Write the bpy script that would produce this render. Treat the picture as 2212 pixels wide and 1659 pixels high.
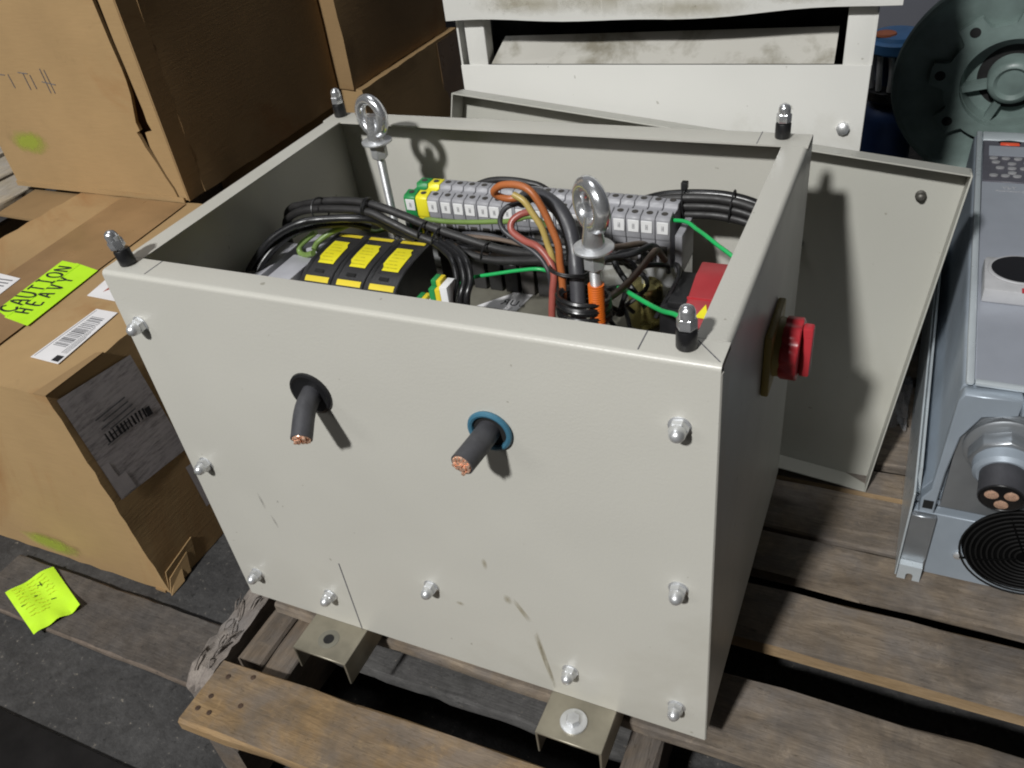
import bpy, bmesh, math, random
from mathutils import Vector, Matrix
R = math.radians
random.seed(7)
for o in list(bpy.data.objects): bpy.data.objects.remove(o)
scn = bpy.context.scene
COL = scn.collection

# ------------------------------------------------------------------ camera, light, exposure
cam_d = bpy.data.cameras.new('camera'); cam = bpy.data.objects.new('camera', cam_d); COL.objects.link(cam)
cam_d.sensor_width = 36.0; cam_d.lens = 1823.32 / 2212 * 36; cam_d.clip_start = 0.02; cam_d.clip_end = 60
RR = ((0.9086858717, 0.401568325, -0.1141615826), (0.1631590214, -0.5933006109, -0.7882724902), (-0.3842774002, 0.6976655828, -0.6046433778))
M = Matrix(((RR[0][0], -RR[1][0], -RR[2][0], 0.695491), (RR[0][1], -RR[1][1], -RR[2][1], -0.478824), (RR[0][2], -RR[1][2], -RR[2][2], 0.851278), (0, 0, 0, 1)))
cam.matrix_world = M
scn.camera = cam
w = bpy.data.worlds.new('World'); scn.world = w; w.use_nodes = True
w.node_tree.nodes['Background'].inputs[0].default_value = (0.96, 0.98, 1.0, 1)
w.node_tree.nodes['Background'].inputs[1].default_value = 0.013
def disk_lamp(name, loc, target, size, power, col=(1.0, 0.97, 0.92)):
    l = bpy.data.lights.new(name, 'AREA'); l.shape = 'DISK'; l.size = size; l.energy = power; l.color = col
    o = bpy.data.objects.new(name, l); COL.objects.link(o); o.location = loc
    o.rotation_euler = (Vector(target) - Vector(loc)).to_track_quat('-Z', 'Y').to_euler(); return o
disk_lamp('high_bay_lamp', (-0.40, -4.65, 4.85), (0.3, 0.1, 0.3), 0.42, 465, (0.99, 0.99, 0.975))
disk_lamp('high_bay_lamp', (-4.2, -5.5, 4.0), (0.3, 0.1, 0.2), 2.5, 45, (1.0, 0.98, 0.95))  # large soft fill lamp, added to lighten shadows on the front faces
disk_lamp('ceiling_lamps', (-1.7, 0.4, 6.0), (-1.3, 0.4, 0.0), 2.6, 60, (0.96, 0.98, 1.0))  # one broad soft disc added as fill from above, for unseen ceiling lights
disk_lamp('high_bay_lamp', (-0.45, 6.0, 4.35), (0.5, 0.2, 0.45), 0.7, 85, (0.97, 0.98, 1.0))
scn.cycles.filter_width = 2.0
scn.view_settings.view_transform = 'Standard'; scn.view_settings.look = 'None'
scn.view_settings.exposure = 0.0; scn.view_settings.gamma = 1.0; scn.view_settings.use_curve_mapping = False

# ------------------------------------------------------------------ materials
MAT = {}
def base_mat(name):
    m = bpy.data.materials.new(name); m.use_nodes = True; MAT[name] = m
    nt = m.node_tree; b = nt.nodes['Principled BSDF']
    return m, nt, b
def noise(nt, vec, scale, detail=4, rough=0.55, dist=0.0):
    n = nt.nodes.new('ShaderNodeTexNoise'); n.inputs['Scale'].default_value = scale
    n.inputs['Detail'].default_value = detail; n.inputs['Roughness'].default_value = rough; n.inputs['Distortion'].default_value = dist
    if vec is not None: nt.links.new(vec, n.inputs['Vector'])
    return n.outputs['Fac']
def mapping(nt, scale=(1, 1, 1), rnd=False, coord='Object'):
    tc = nt.nodes.new('ShaderNodeTexCoord'); mp = nt.nodes.new('ShaderNodeMapping')
    mp.inputs['Scale'].default_value = scale; nt.links.new(tc.outputs[coord], mp.inputs['Vector'])
    if rnd:
        oi = nt.nodes.new('ShaderNodeObjectInfo'); mul = nt.nodes.new('ShaderNodeMath'); mul.operation = 'MULTIPLY'
        mul.inputs[1].default_value = 37.0; nt.links.new(oi.outputs['Random'], mul.inputs[0])
        cx = nt.nodes.new('ShaderNodeCombineXYZ')
        for i in range(3): nt.links.new(mul.outputs[0], cx.inputs[i])
        nt.links.new(cx.outputs[0], mp.inputs['Location'])
    return mp.outputs['Vector']
def ramp(nt, fac, stops):
    r = nt.nodes.new('ShaderNodeValToRGB'); nt.links.new(fac, r.inputs[0]); e = r.color_ramp.elements
    e[0].position = stops[0][0]; e[0].color = (*stops[0][1], 1); e[1].position = stops[1][0]; e[1].color = (*stops[1][1], 1)
    for p, c in stops[2:]:
        n = e.new(p); n.color = (*c, 1)
    return r.outputs[0]
def mixc(nt, fac, a, b, mode='MIX'):
    m = nt.nodes.new('ShaderNodeMix'); m.data_type = 'RGBA'; m.blend_type = mode
    for k, v in ((0, fac), (6, a), (7, b)):
        if isinstance(v, (int, float)): m.inputs[k].default_value = v
        elif isinstance(v, tuple): m.inputs[k].default_value = (*v, 1)
        else: nt.links.new(v, m.inputs[k])
    return m.outputs[2]
def bump(nt, b, h, strength, dist=0.001, prev=None):
    n = nt.nodes.new('ShaderNodeBump'); n.inputs['Strength'].default_value = strength; n.inputs['Distance'].default_value = dist
    nt.links.new(h, n.inputs['Height'])
    if prev is not None: nt.links.new(prev, n.inputs['Normal'])
    nt.links.new(n.outputs[0], b.inputs['Normal']); return n.outputs[0]
def dk(c, f): return tuple(x * f for x in c)
def plain(name, col, rough=0.5, metal=0.0, var=0.12, scale=25, bmp=0.0, bscale=400, spec=0.5):
    m, nt, b = base_mat(name); v = mapping(nt, rnd=True)
    n = noise(nt, v, scale); c = ramp(nt, n, [(0.3, dk(col, 1 - var)), (0.7, dk(col, 1 + var))])
    nt.links.new(c, b.inputs['Base Color'])
    rn = noise(nt, v, scale * 2.3); rr = ramp(nt, rn, [(0.3, (rough * 0.8,) * 3), (0.7, (min(1, rough * 1.2),) * 3)])
    nt.links.new(rr, b.inputs['Roughness']); b.inputs['Metallic'].default_value = metal; b.inputs['Specular IOR Level'].default_value = spec
    if bmp: bump(nt, b, noise(nt, v, bscale, 2), bmp)
    return m
def coat(name, col, dirt=(0.23, 0.20, 0.12), amount=0.25, rough=0.38, dscale=3.0, thresh=0.58, bs=420, bst=0.3):
    """powder coat: orange peel, faint soiling, a few specks"""
    m, nt, b = base_mat(name); v = mapping(nt)
    n1 = noise(nt, v, 2.2, 3); c = ramp(nt, n1, [(0.3, dk(col, 0.96)), (0.7, dk(col, 1.03))])
    d = noise(nt, v, dscale, 8, 0.65, 0.4); f = ramp(nt, d, [(thresh, (0, 0, 0)), (thresh + 0.18, (amount,) * 3)])
    c = mixc(nt, f, c, dirt)
    s = noise(nt, v, 85, 2, 0.5); f2 = ramp(nt, s, [(0.735, (0, 0, 0)), (0.76, (0.45,) * 3)])
    c = mixc(nt, f2, c, dk(dirt, 0.6)); nt.links.new(c, b.inputs['Base Color'])
    rr = ramp(nt, noise(nt, v, 9, 5), [(0.3, (rough * 0.85,) * 3), (0.7, (rough * 1.25,) * 3)]); nt.links.new(rr, b.inputs['Roughness'])
    p = bump(nt, b, noise(nt, v, 4.5, 2, 0.5), 0.5, 0.006); bump(nt, b, noise(nt, v, bs, 2, 0.5), bst, 0.0006, p)
    return m
def wood(name, dark, mid, light, axis='x', grey=0.4, gcol=(0.10, 0.095, 0.09), speck=0.0, fresh=None):
    m, nt, b = base_mat(name)
    sc = (1.6, 11, 11) if axis == 'x' else (11, 1.6, 11)
    v = mapping(nt, sc, rnd=True); v2 = mapping(nt, (1, 1, 1), rnd=True)
    sc3 = (4, 60, 60) if axis == 'x' else (60, 4, 60); v3 = mapping(nt, sc3, rnd=True)
    g = noise(nt, v, 5.0, 9, 0.72, 0.7); c = ramp(nt, g, [(0.25, dark), (0.75, light), (0.5, mid)])
    hue = noise(nt, v2, 16, 5, 0.65, 0.2); c = mixc(nt, ramp(nt, hue, [(0.40, (0, 0, 0)), (0.64, (0.55,) * 3)]), c, tuple(0.33 * (mid[0] + mid[1] + mid[2]) * q for q in (1.0, 0.95, 0.94)))
    blot = noise(nt, v2, 9, 8, 0.72, 0.3); f = ramp(nt, blot, [(0.42, (0, 0, 0)), (0.66, (grey,) * 3)]); c = mixc(nt, f, c, gcol)
    fine = noise(nt, v3, 9, 5, 0.75); c = mixc(nt, 0.75, c, ramp(nt, fine, [(0.25, (0.55,) * 3), (0.72, (1.25,) * 3)]), 'MULTIPLY')
    pale = noise(nt, v2, 30, 6, 0.75, 0.6); c = mixc(nt, ramp(nt, pale, [(0.6, (0, 0, 0)), (0.72, (0.4,) * 3)]), c, dk(light, 1.15))
    crack = noise(nt, v, 7.0, 3, 0.5, 0.3); c = mixc(nt, ramp(nt, crack, [(0.495, (0, 0, 0)), (0.50, (0.55,) * 3), (0.505, (0, 0, 0))]), c, dk(dark, 0.35))
    if fresh:
        tc = nt.nodes.new('ShaderNodeTexCoord'); sp = nt.nodes.new('ShaderNodeSeparateXYZ'); nt.links.new(tc.outputs['Normal'], sp.inputs[0])
        ab = nt.nodes.new('ShaderNodeMath'); ab.operation = 'ABSOLUTE'; nt.links.new(sp.outputs[1], ab.inputs[0])
        fr = ramp(nt, fine, [(0.3, dk(fresh, 0.6)), (0.7, fresh)])
        c = mixc(nt, ramp(nt, ab.outputs[0], [(0.45, (0, 0, 0)), (0.7, (0.6,) * 3)]), c, fr)
    if speck:
        s = noise(nt, v2, 160, 3, 0.7); c = mixc(nt, ramp(nt, s, [(0.64, (0, 0, 0)), (0.74, (speck,) * 3)]), c, (0.28, 0.24, 0.19))
        s = noise(nt, v2, 110, 3, 0.7); c = mixc(nt, ramp(nt, s, [(0.58, (0, 0, 0)), (0.72, (0.6,) * 3)]), c, (0.02, 0.02, 0.02))
        s = noise(nt, v2, 55, 5, 0.75); c = mixc(nt, 0.8, c, ramp(nt, s, [(0.3, (0.6,) * 3), (0.7, (1.3,) * 3)]), 'MULTIPLY')
    nt.links.new(c, b.inputs['Base Color']); b.inputs['Roughness'].default_value = 0.85; b.inputs['Specular IOR Level'].default_value = 0.25
    p = bump(nt, b, fine, 0.6, 0.0012); bump(nt, b, g, 0.4, 0.002, p)
    return m
def card(name, col, stain=0.35):
    m, nt, b = base_mat(name); v = mapping(nt, rnd=True); vs = mapping(nt, (2.5, 2.5, 30), rnd=True)
    c = ramp(nt, noise(nt, v, 3.0, 5, 0.6), [(0.3, dk(col, 0.86)), (0.7, dk(col, 1.08))])
    c = mixc(nt, ramp(nt, noise(nt, v, 1.9, 7, 0.65, 1.2), [(0.56, (0, 0, 0)), (0.7, (stain,) * 3)]), c, (col[0] * 0.75, col[1] * 0.52, col[2] * 0.38))
    c = mixc(nt, 0.5, c, ramp(nt, noise(nt, vs, 12, 3), [(0.3, (0.93,) * 3), (0.7, (1.05,) * 3)]), 'MULTIPLY')
    c = mixc(nt, ramp(nt, noise(nt, v, 14, 6, 0.7, 0.5), [(0.62, (0, 0, 0)), (0.75, (0.35,) * 3)]), c, dk(col, 0.55))
    nt.links.new(c, b.inputs['Base Color']); b.inputs['Roughness'].default_value = 0.78; b.inputs['Specular IOR Level'].default_value = 0.25
    p = bump(nt, b, noise(nt, vs, 9, 2), 0.12, 0.002); bump(nt, b, noise(nt, v, 260, 3), 0.1, 0.0006, p)
    return m
def decal(name, col, strength=0.8, nscale=6, soft=0.35, rough=0.8):
    """worn paint or drip: fades out towards the edge of its patch with a ragged outline"""
    m, nt, b = base_mat(name); v = mapping(nt, coord='Generated')
    sub = nt.nodes.new('ShaderNodeVectorMath'); sub.operation = 'SUBTRACT'; nt.links.new(v, sub.inputs[0]); sub.inputs[1].default_value = (0.5, 0.5, 0.5)
    ln = nt.nodes.new('ShaderNodeVectorMath'); ln.operation = 'LENGTH'; nt.links.new(sub.outputs[0], ln.inputs[0])
    nz = noise(nt, mapping(nt), nscale * 10, 6, 0.7)
    ad = nt.nodes.new('ShaderNodeMath'); ad.operation = 'MULTIPLY_ADD'; nt.links.new(nz, ad.inputs[0]); ad.inputs[1].default_value = 0.45; nt.links.new(ln.outputs['Value'], ad.inputs[2])
    f = ramp(nt, ad.outputs[0], [(0.70 - soft, (strength,) * 3), (0.70, (0, 0, 0))])
    b.inputs['Base Color'].default_value = (*col, 1); b.inputs['Roughness'].default_value = rough
    tr = nt.nodes.new('ShaderNodeBsdfTransparent'); mx = nt.nodes.new('ShaderNodeMixShader')
    nt.links.new(f, mx.inputs[0]); nt.links.new(tr.outputs[0], mx.inputs[1]); nt.links.new(b.outputs[0], mx.inputs[2])
    nt.links.new(mx.outputs[0], nt.nodes['Material Output'].inputs['Surface'])
    return m

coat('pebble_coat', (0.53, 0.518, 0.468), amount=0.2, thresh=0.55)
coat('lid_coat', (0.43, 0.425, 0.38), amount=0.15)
coat('white_coat', (0.66, 0.655, 0.62), amount=0.25, rough=0.5, dscale=5, thresh=0.6)
coat('mouldy_coat', (0.50, 0.485, 0.44), dirt=(0.16, 0.14, 0.09), amount=0.75, rough=0.6, dscale=13, thresh=0.52)
plain('zinc', (0.70, 0.71, 0.72), 0.36, 0.7, 0.1, 60, 0.1, 300)
plain('chrome', (0.78, 0.79, 0.81), 0.22, 0.85, 0.08, 40, 0.3, 90)
plain('dull_steel', (0.30, 0.275, 0.215), 0.42, 0.6, 0.25, 18, 0.1, 200)
plain('dark_steel', (0.09, 0.085, 0.075), 0.45, 0.5, 0.3, 60)
plain('rust', (0.06, 0.035, 0.022), 0.7, 0.2, 0.4, 200)
plain('rubber', (0.012, 0.012, 0.013), 0.35, 0, 0.2, 30, 0.1)
plain('cable_black', (0.014, 0.014, 0.015), 0.3, 0, 0.25, 40, 0.1, 200)
plain('cable_matte', (0.022, 0.021, 0.021), 0.5, 0, 0.25, 40, 0.15, 300)
plain('cable_grey', (0.05, 0.05, 0.056), 0.45, 0, 0.2, 40, 0.1)
plain('stub_black', (0.05, 0.05, 0.056), 0.55, 0, 0.25, 60, 0.25, 300)
plain('copper', (0.90, 0.58, 0.42), 0.3, 0.6, 0.25, 200)
plain('grommet_blue', (0.05, 0.16, 0.24), 0.45)
plain('black_plastic', (0.016, 0.016, 0.017), 0.42, 0, 0.2, 40, 0.1)
plain('guard_wire', (0.010, 0.010, 0.010), 0.6, 0, 0.2, 40, 0, 400, 0.2)
plain('fan_black', (0.004, 0.004, 0.004), 0.9, 0, 0.2, 40, 0, 400, 0.0)
plain('charcoal_plastic', (0.030, 0.029, 0.030), 0.34, 0, 0.15, 40, 0.1)
plain('yellow_label', (0.78, 0.70, 0.02), 0.5, 0, 0.05)
plain('amber_label', (0.74, 0.58, 0.03), 0.5, 0, 0.08)
plain('print', (0.58, 0.52, 0.02), 0.6, 0, 0.3, 300)
plain('ink', (0.015, 0.015, 0.018), 0.6, 0, 0.3, 300)
plain('pale_ink', (0.35, 0.35, 0.36), 0.7, 0, 0.4, 300)
plain('grey_ink', (0.12, 0.12, 0.13), 0.7, 0, 0.4, 300)
plain('terminal_grey', (0.31, 0.31, 0.33), 0.5, 0, 0.06, 40)
plain('terminal_dark', (0.06, 0.055, 0.05), 0.6)
plain('terminal_green', (0.02, 0.25, 0.07), 0.45)
plain('terminal_yellow', (0.80, 0.72, 0.03), 0.45)
plain('white_plastic', (0.80, 0.80, 0.80), 0.45, 0, 0.03)
plain('paper', (0.78, 0.77, 0.78), 0.7, 0, 0.04)
plain('dull_paper', (0.52, 0.48, 0.49), 0.5, 0, 0.12, 30)
plain('wire_orange', (0.42, 0.13, 0.04), 0.4)
plain('wire_yellow', (0.47, 0.35, 0.11), 0.4)
plain('wire_red', (0.34, 0.09, 0.07), 0.4)
plain('wire_olive', (0.17, 0.26, 0.07), 0.4)
plain('wire_green', (0.02, 0.42, 0.11), 0.35)
plain('wire_brown', (0.14, 0.10, 0.075), 0.5)
plain('wire_blue', (0.03, 0.07, 0.4), 0.4)
plain('orange_sleeve', (0.72, 0.15, 0.012), 0.45)
plain('brass', (0.45, 0.40, 0.16), 0.28, 0.9)
plain('switch_yellow', (0.34, 0.27, 0.08), 0.45)
plain('switch_red', (0.48, 0.035, 0.045), 0.32)
plain('device_red', (0.34, 0.03, 0.035), 0.4)
plain('breaker_grey', (0.42, 0.42, 0.45), 0.5)
plain('plate_grey', (0.22, 0.21, 0.17), 0.5, 0.3, 0.2, 20)
m, nt, b = base_mat('pouch_paper'); v = mapping(nt, (1, 4, 26)); v2 = mapping(nt)
c = ramp(nt, noise(nt, v, 9, 6, 0.75), [(0.36, (0.20, 0.185, 0.19)), (0.58, (0.52, 0.48, 0.495))])
c = mixc(nt, ramp(nt, noise(nt, v2, 22, 5, 0.7), [(0.40, (0, 0, 0)), (0.62, (0.75,) * 3)]), c, (0.50, 0.465, 0.48))
nt.links.new(c, b.inputs['Base Color']); b.inputs['Roughness'].default_value = 0.22; bump(nt, b, noise(nt, v2, 9, 2), 0.25, 0.004)
card('carton', (0.395, 0.262, 0.128), 0.6)
card('carton_old', (0.30, 0.195, 0.095), 0.65)
card('carton_inside', (0.20, 0.10, 0.05), 0.5)
plain('packing_tape', (0.285, 0.175, 0.085), 0.32, 0, 0.15, 12)
plain('lime_paper', (0.50, 0.88, 0.02), 0.6, 0, 0.06, 20)
plain('lime_note', (0.55, 0.90, 0.03), 0.6, 0, 0.05, 30, 0.2, 60)
decal('spray_green', (0.36, 0.46, 0.04), 0.62, 5, 0.3)
decal('drip_brown', (0.29, 0.235, 0.11), 0.42, 10, 0.5)
decal('scuff_grey', (0.2, 0.19, 0.18), 0.35, 14, 0.5)
wood('pallet_wood', (0.115, 0.088, 0.064), (0.245, 0.193, 0.142), (0.37, 0.302, 0.232), 'x', 0.75, (0.085, 0.073, 0.063))
wood('pallet_split', (0.115, 0.088, 0.064), (0.245, 0.193, 0.142), (0.37, 0.302, 0.232), 'x', 0.75, (0.085, 0.073, 0.063), 0.0, (0.46, 0.30, 0.14))
wood('pallet_yellow', (0.14, 0.093, 0.048), (0.265, 0.175, 0.09), (0.37, 0.255, 0.135), 'x', 0.7, (0.10, 0.08, 0.06), 0.0, (0.48, 0.31, 0.15))
wood('stringer_wood', (0.10, 0.075, 0.052), (0.17, 0.13, 0.095), (0.24, 0.19, 0.14), 'y', 0.4)
wood('weathered_wood', (0.065, 0.055, 0.047), (0.112, 0.095, 0.081), (0.16, 0.138, 0.118), 'x', 0.5, (0.075, 0.066, 0.06), 0.2, (0.26, 0.20, 0.155))
wood('dark_wood', (0.062, 0.060, 0.058), (0.10, 0.097, 0.094), (0.145, 0.14, 0.135), 'x', 0.5, (0.068, 0.066, 0.064), 0.75)
wood('frayed_wood', (0.10, 0.085, 0.075), (0.24, 0.205, 0.18), (0.36, 0.32, 0.28), 'y', 0.3)
wood('pale_wood', (0.30, 0.24, 0.17), (0.45, 0.38, 0.28), (0.55, 0.48, 0.37), 'y', 0.2)
m, nt, b = base_mat('concrete'); v = mapping(nt)
c = ramp(nt, noise(nt, v, 6, 8, 0.7, 0.3), [(0.3, (0.034, 0.033, 0.033)), (0.7, (0.074, 0.072, 0.071))])
c = mixc(nt, 0.8, c, ramp(nt, noise(nt, v, 60, 6, 0.8), [(0.28, (0.45,) * 3), (0.72, (1.45,) * 3)]), 'MULTIPLY')
c = mixc(nt, ramp(nt, noise(nt, v, 120, 3, 0.7), [(0.66, (0, 0, 0)), (0.72, (0.7,) * 3)]), c, (0.26, 0.23, 0.19))
c = mixc(nt, ramp(nt, noise(nt, v, 75, 3, 0.7), [(0.64, (0, 0, 0)), (0.70, (0.7,) * 3)]), c, (0.015, 0.015, 0.015))
nt.links.new(c, b.inputs['Base Color']); b.inputs['Roughness'].default_value = 0.8; b.inputs['Specular IOR Level'].default_value = 0.3
p = bump(nt, b, noise(nt, v, 70, 6, 0.7), 0.8, 0.004); bump(nt, b, noise(nt, v, 14, 4), 0.5, 0.006, p)
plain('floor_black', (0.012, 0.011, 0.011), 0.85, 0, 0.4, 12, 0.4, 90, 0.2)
plain('wall_grey', (0.085, 0.088, 0.105), 0.7, 0, 0.08, 3)
plain('motor_green', (0.15, 0.2, 0.186), 0.45, 0.0, 0.3, 14, 0.3, 130)
plain('motor_dark', (0.05, 0.05, 0.045), 0.7, 0, 0.3, 20)
plain('cavity', (0.008, 0.008, 0.008), 0.9)
plain('pump_blue', (0.02, 0.045, 0.13), 0.45, 0, 0.3, 20)
plain('pump_sky', (0.10, 0.28, 0.60), 0.4)
plain('pump_orange', (0.75, 0.22, 0.10), 0.5)
plain('drive_grey', (0.335, 0.385, 0.44), 0.4, 0.25, 0.06, 20, 0.06, 700)
plain('drive_light', (0.55, 0.60, 0.63), 0.32, 0.3, 0.06, 20)
plain('drive_cover', (0.40, 0.425, 0.48), 0.38, 0.3, 0.05, 20, 0.06, 800)
plain('drive_metal', (0.34, 0.36, 0.38), 0.38, 0.7, 0.14, 14)
plain('keypad', (0.085, 0.082, 0.10), 0.45)
plain('button', (0.30, 0.30, 0.31), 0.4)
plain('badge', (0.45, 0.45, 0.46), 0.35)
plain('gloss_black', (0.006, 0.006, 0.007), 0.12)
m, nt, b = base_mat('keypad_light'); b.inputs['Base Color'].default_value = (0.8, 0.08, 0.03, 1); b.inputs['Roughness'].default_value = 0.3
nt.links.new(ramp(nt, noise(nt, mapping(nt), 30), [(0.3, (0.75, 0.07, 0.03)), (0.7, (0.85, 0.12, 0.05))]), b.inputs['Base Color'])
m, nt, b = base_mat('bubble_film'); b.inputs['Base Color'].default_value = (0.85, 0.85, 0.88, 1); b.inputs['Roughness'].default_value = 0.12
b.inputs['Transmission Weight'].default_value = 0.75; b.inputs['IOR'].default_value = 1.25
bump(nt, b, noise(nt, mapping(nt), 120, 2), 0.6, 0.002)

# ------------------------------------------------------------------ geometry helpers
ORG = {}
class MB:
    def __init__(s): s.v = []; s.f = []
    def add(s, vs, fs):
        n = len(s.v); s.v += [tuple(p) for p in vs]; s.f += [tuple(i + n for i in q) for q in fs]; return s
    def box(s, x0, x1, y0, y1, z0, z1):
        return s.add([(x, y, z) for z in (z0, z1) for y in (y0, y1) for x in (x0, x1)],
                     [(0, 2, 3, 1), (4, 5, 7, 6), (0, 1, 5, 4), (2, 6, 7, 3), (0, 4, 6, 2), (1, 3, 7, 5)])
    def prism(s, poly, a, b, axis='x'):
        """poly: 2-D outline in the other two axes, extruded from a to b"""
        n = len(poly)
        def P(p, t): return {'x': (t, p[0], p[1]), 'y': (p[0], t, p[1]), 'z': (p[0], p[1], t)}[axis]
        return s.add([P(p, a) for p in poly] + [P(p, b) for p in poly],
                     [tuple(range(n))[::-1], tuple(range(n, 2 * n))] + [(i, (i + 1) % n, n + (i + 1) % n, n + i) for i in range(n)])
    def lathe(s, prof, org=(0, 0, 0), d=(0, 0, 1), n=20, phase=0.0):
        """prof: (height, radius) along d"""
        d = Vector(d).normalized(); u = d.orthogonal().normalized(); w_ = d.cross(u); o = Vector(org); vs = []; fs = []
        for h, r in prof:
            for k in range(n):
                a = 2 * math.pi * k / n + phase; vs.append(o + d * h + (u * math.cos(a) + w_ * math.sin(a)) * r)
        for i in range(len(prof) - 1):
            for k in range(n): fs.append((i * n + k, i * n + (k + 1) % n, (i + 1) * n + (k + 1) % n, (i + 1) * n + k))
        fs.append(tuple(range(n))[::-1]); fs.append(tuple(range((len(prof) - 1) * n, len(prof) * n)))
        return s.add(vs, fs)
    def cyl(s, p0, p1, r, n=16, r1=None):
        p0 = Vector(p0); p1 = Vector(p1); return s.lathe([(0, r), ((p1 - p0).length, r if r1 is None else r1)], p0, p1 - p0, n)
    def torus(s, c, nrm, rad, r, n=28, k=10, sx=1.0):
        d = Vector(nrm).normalized(); up = Vector((0, 0, 1)); u = up.cross(d).normalized(); w_ = d.cross(u); c = Vector(c); vs = []; fs = []
        for i in range(n):
            a = 2 * math.pi * i / n; e = u * math.cos(a) * sx + w_ * math.sin(a)
            for j in range(k):
                t = 2 * math.pi * j / k; vs.append(c + e * (rad + r * math.cos(t)) + d * r * math.sin(t))
        for i in range(n):
            for j in range(k): fs.append((i * k + j, ((i + 1) % n) * k + j, ((i + 1) % n) * k + (j + 1) % k, i * k + (j + 1) % k))
        return s.add(vs, fs)
    def tube(s, pts, r, n=10, seg=5, wob=0.0, rnd=None):
        P = [Vector(p) for p in pts]; Q = [P[0] * 2 - P[1]] + P + [P[-1] * 2 - P[-2]]; path = []
        for i in range(1, len(Q) - 2):
            for k in range(seg):
                t = k / seg; a, b_, c, d = Q[i - 1], Q[i], Q[i + 1], Q[i + 2]
                path.append(0.5 * ((2 * b_) + (c - a) * t + (2 * a - 5 * b_ + 4 * c - d) * t * t + (3 * b_ - a - 3 * c + d) * t ** 3))
        path.append(P[-1]); vs = []; fs = []; T = (path[1] - path[0]).normalized(); u = T.orthogonal().normalized()
        for i, p in enumerate(path):
            T = (path[min(i + 1, len(path) - 1)] - path[max(i - 1, 0)]).normalized(); u = (u - T * u.dot(T)).normalized(); w_ = T.cross(u)
            for k in range(n):
                a = 2 * math.pi * k / n; vs.append(p + (u * math.cos(a) + w_ * math.sin(a)) * r)
        for i in range(len(path) - 1):
            for k in range(n): fs.append((i * n + k, i * n + (k + 1) % n, (i + 1) * n + (k + 1) % n, (i + 1) * n + k))
        fs.append(tuple(range(n))[::-1]); fs.append(tuple(range((len(path) - 1) * n, len(path) * n)))
        return s.add(vs, fs)
    def mesh(s, name, mat, off=(0, 0, 0), bev=0.0, seg=2, ang=40):
        me = bpy.data.meshes.new(name); me.from_pydata([(x - off[0], y - off[1], z - off[2]) for x, y, z in s.v], [], s.f)
        bm = bmesh.new(); bm.from_mesh(me); bmesh.ops.recalc_face_normals(bm, faces=bm.faces)
        if bev:
            es = [e for e in bm.edges if len(e.link_faces) == 2 and e.calc_face_angle(0) > 0.6]
            bmesh.ops.bevel(bm, geom=es, offset=bev, segments=seg, profile=0.5, affect='EDGES', clamp_overlap=True)
        bm.to_mesh(me); bm.free()
        me.polygons.foreach_set('use_smooth', [True] * len(me.polygons)); me.set_sharp_from_angle(angle=R(ang)); me.materials.append(MAT[mat]); return me
    def build(s, name, mat, parent=None, loc=None, bev=0.0, seg=2, ang=40, label=None):
        """vertices are in the frame of the parent thing's world origin (or of loc for a thing of its own)"""
        org = ORG.get(parent.name, (0, 0, 0)) if parent else (loc or (0, 0, 0))
        o = bpy.data.objects.new(name, s.mesh(name, mat, org, bev, seg, ang)); COL.objects.link(o)
        if parent: o.parent = parent
        elif loc: o.location = loc
        ORG[o.name] = org
        if label: o['label'] = label
        return o
def thing(name, label, cat, loc=(0, 0, 0), group=None, local=False, rot=None, mat4=None):
    o = bpy.data.objects.new(name, None); COL.objects.link(o); o.empty_display_size = 0.02
    o['label'] = label; o['category'] = cat
    if group: o['group'] = group
    if mat4 is not None: o.matrix_world = mat4
    else:
        o.location = loc
        if rot: o.rotation_euler = rot
    ORG[o.name] = (0, 0, 0) if (local or mat4 is not None) else loc
    return o
def tag(o, label, cat, group=None):
    o['label'] = label; o['category'] = cat
    if group: o['group'] = group
    return o
def struct(o): o['kind'] = 'structure'; return o
def inst(name, me, parent, loc, rot=None, wloc=True):
    """an object sharing mesh data, placed in world coordinates under its thing"""
    o = bpy.data.objects.new(name, me); COL.objects.link(o); o.parent = parent; g = ORG.get(parent.name, (0, 0, 0)) if wloc else (0, 0, 0)
    o.location = tuple(a - b_ for a, b_ in zip(loc, g)); ORG[o.name] = loc
    if rot: o.rotation_euler = rot
    return o
def text_part(name, txt, size, mat, parent, m4, align='CENTER', sx=1.0):
    c = bpy.data.curves.new(name, 'FONT'); c.body = txt; c.size = size; c.align_x = align; c.align_y = 'CENTER'; c.extrude = 0.00015; c.resolution_u = 3
    t = bpy.data.objects.new(name, c); COL.objects.link(t); dg = bpy.context.evaluated_depsgraph_get()
    me = bpy.data.meshes.new_from_object(t.evaluated_get(dg)); bpy.data.objects.remove(t); bpy.data.curves.remove(c)
    me.materials.clear(); me.materials.append(MAT[mat]); o = bpy.data.objects.new(name, me); COL.objects.link(o); o.parent = parent
    o.matrix_local = m4 @ Matrix.Diagonal((sx, 1, 1, 1)); ORG[o.name] = (0, 0, 0); return o
def frame(o, x, y):
    x = Vector(x).normalized(); z = x.cross(Vector(y)).normalized(); y = z.cross(x)
    return Matrix(((x.x, y.x, z.x, o[0]), (x.y, y.y, z.y, o[1]), (x.z, y.z, z.z, o[2]), (0, 0, 0, 1)))
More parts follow.
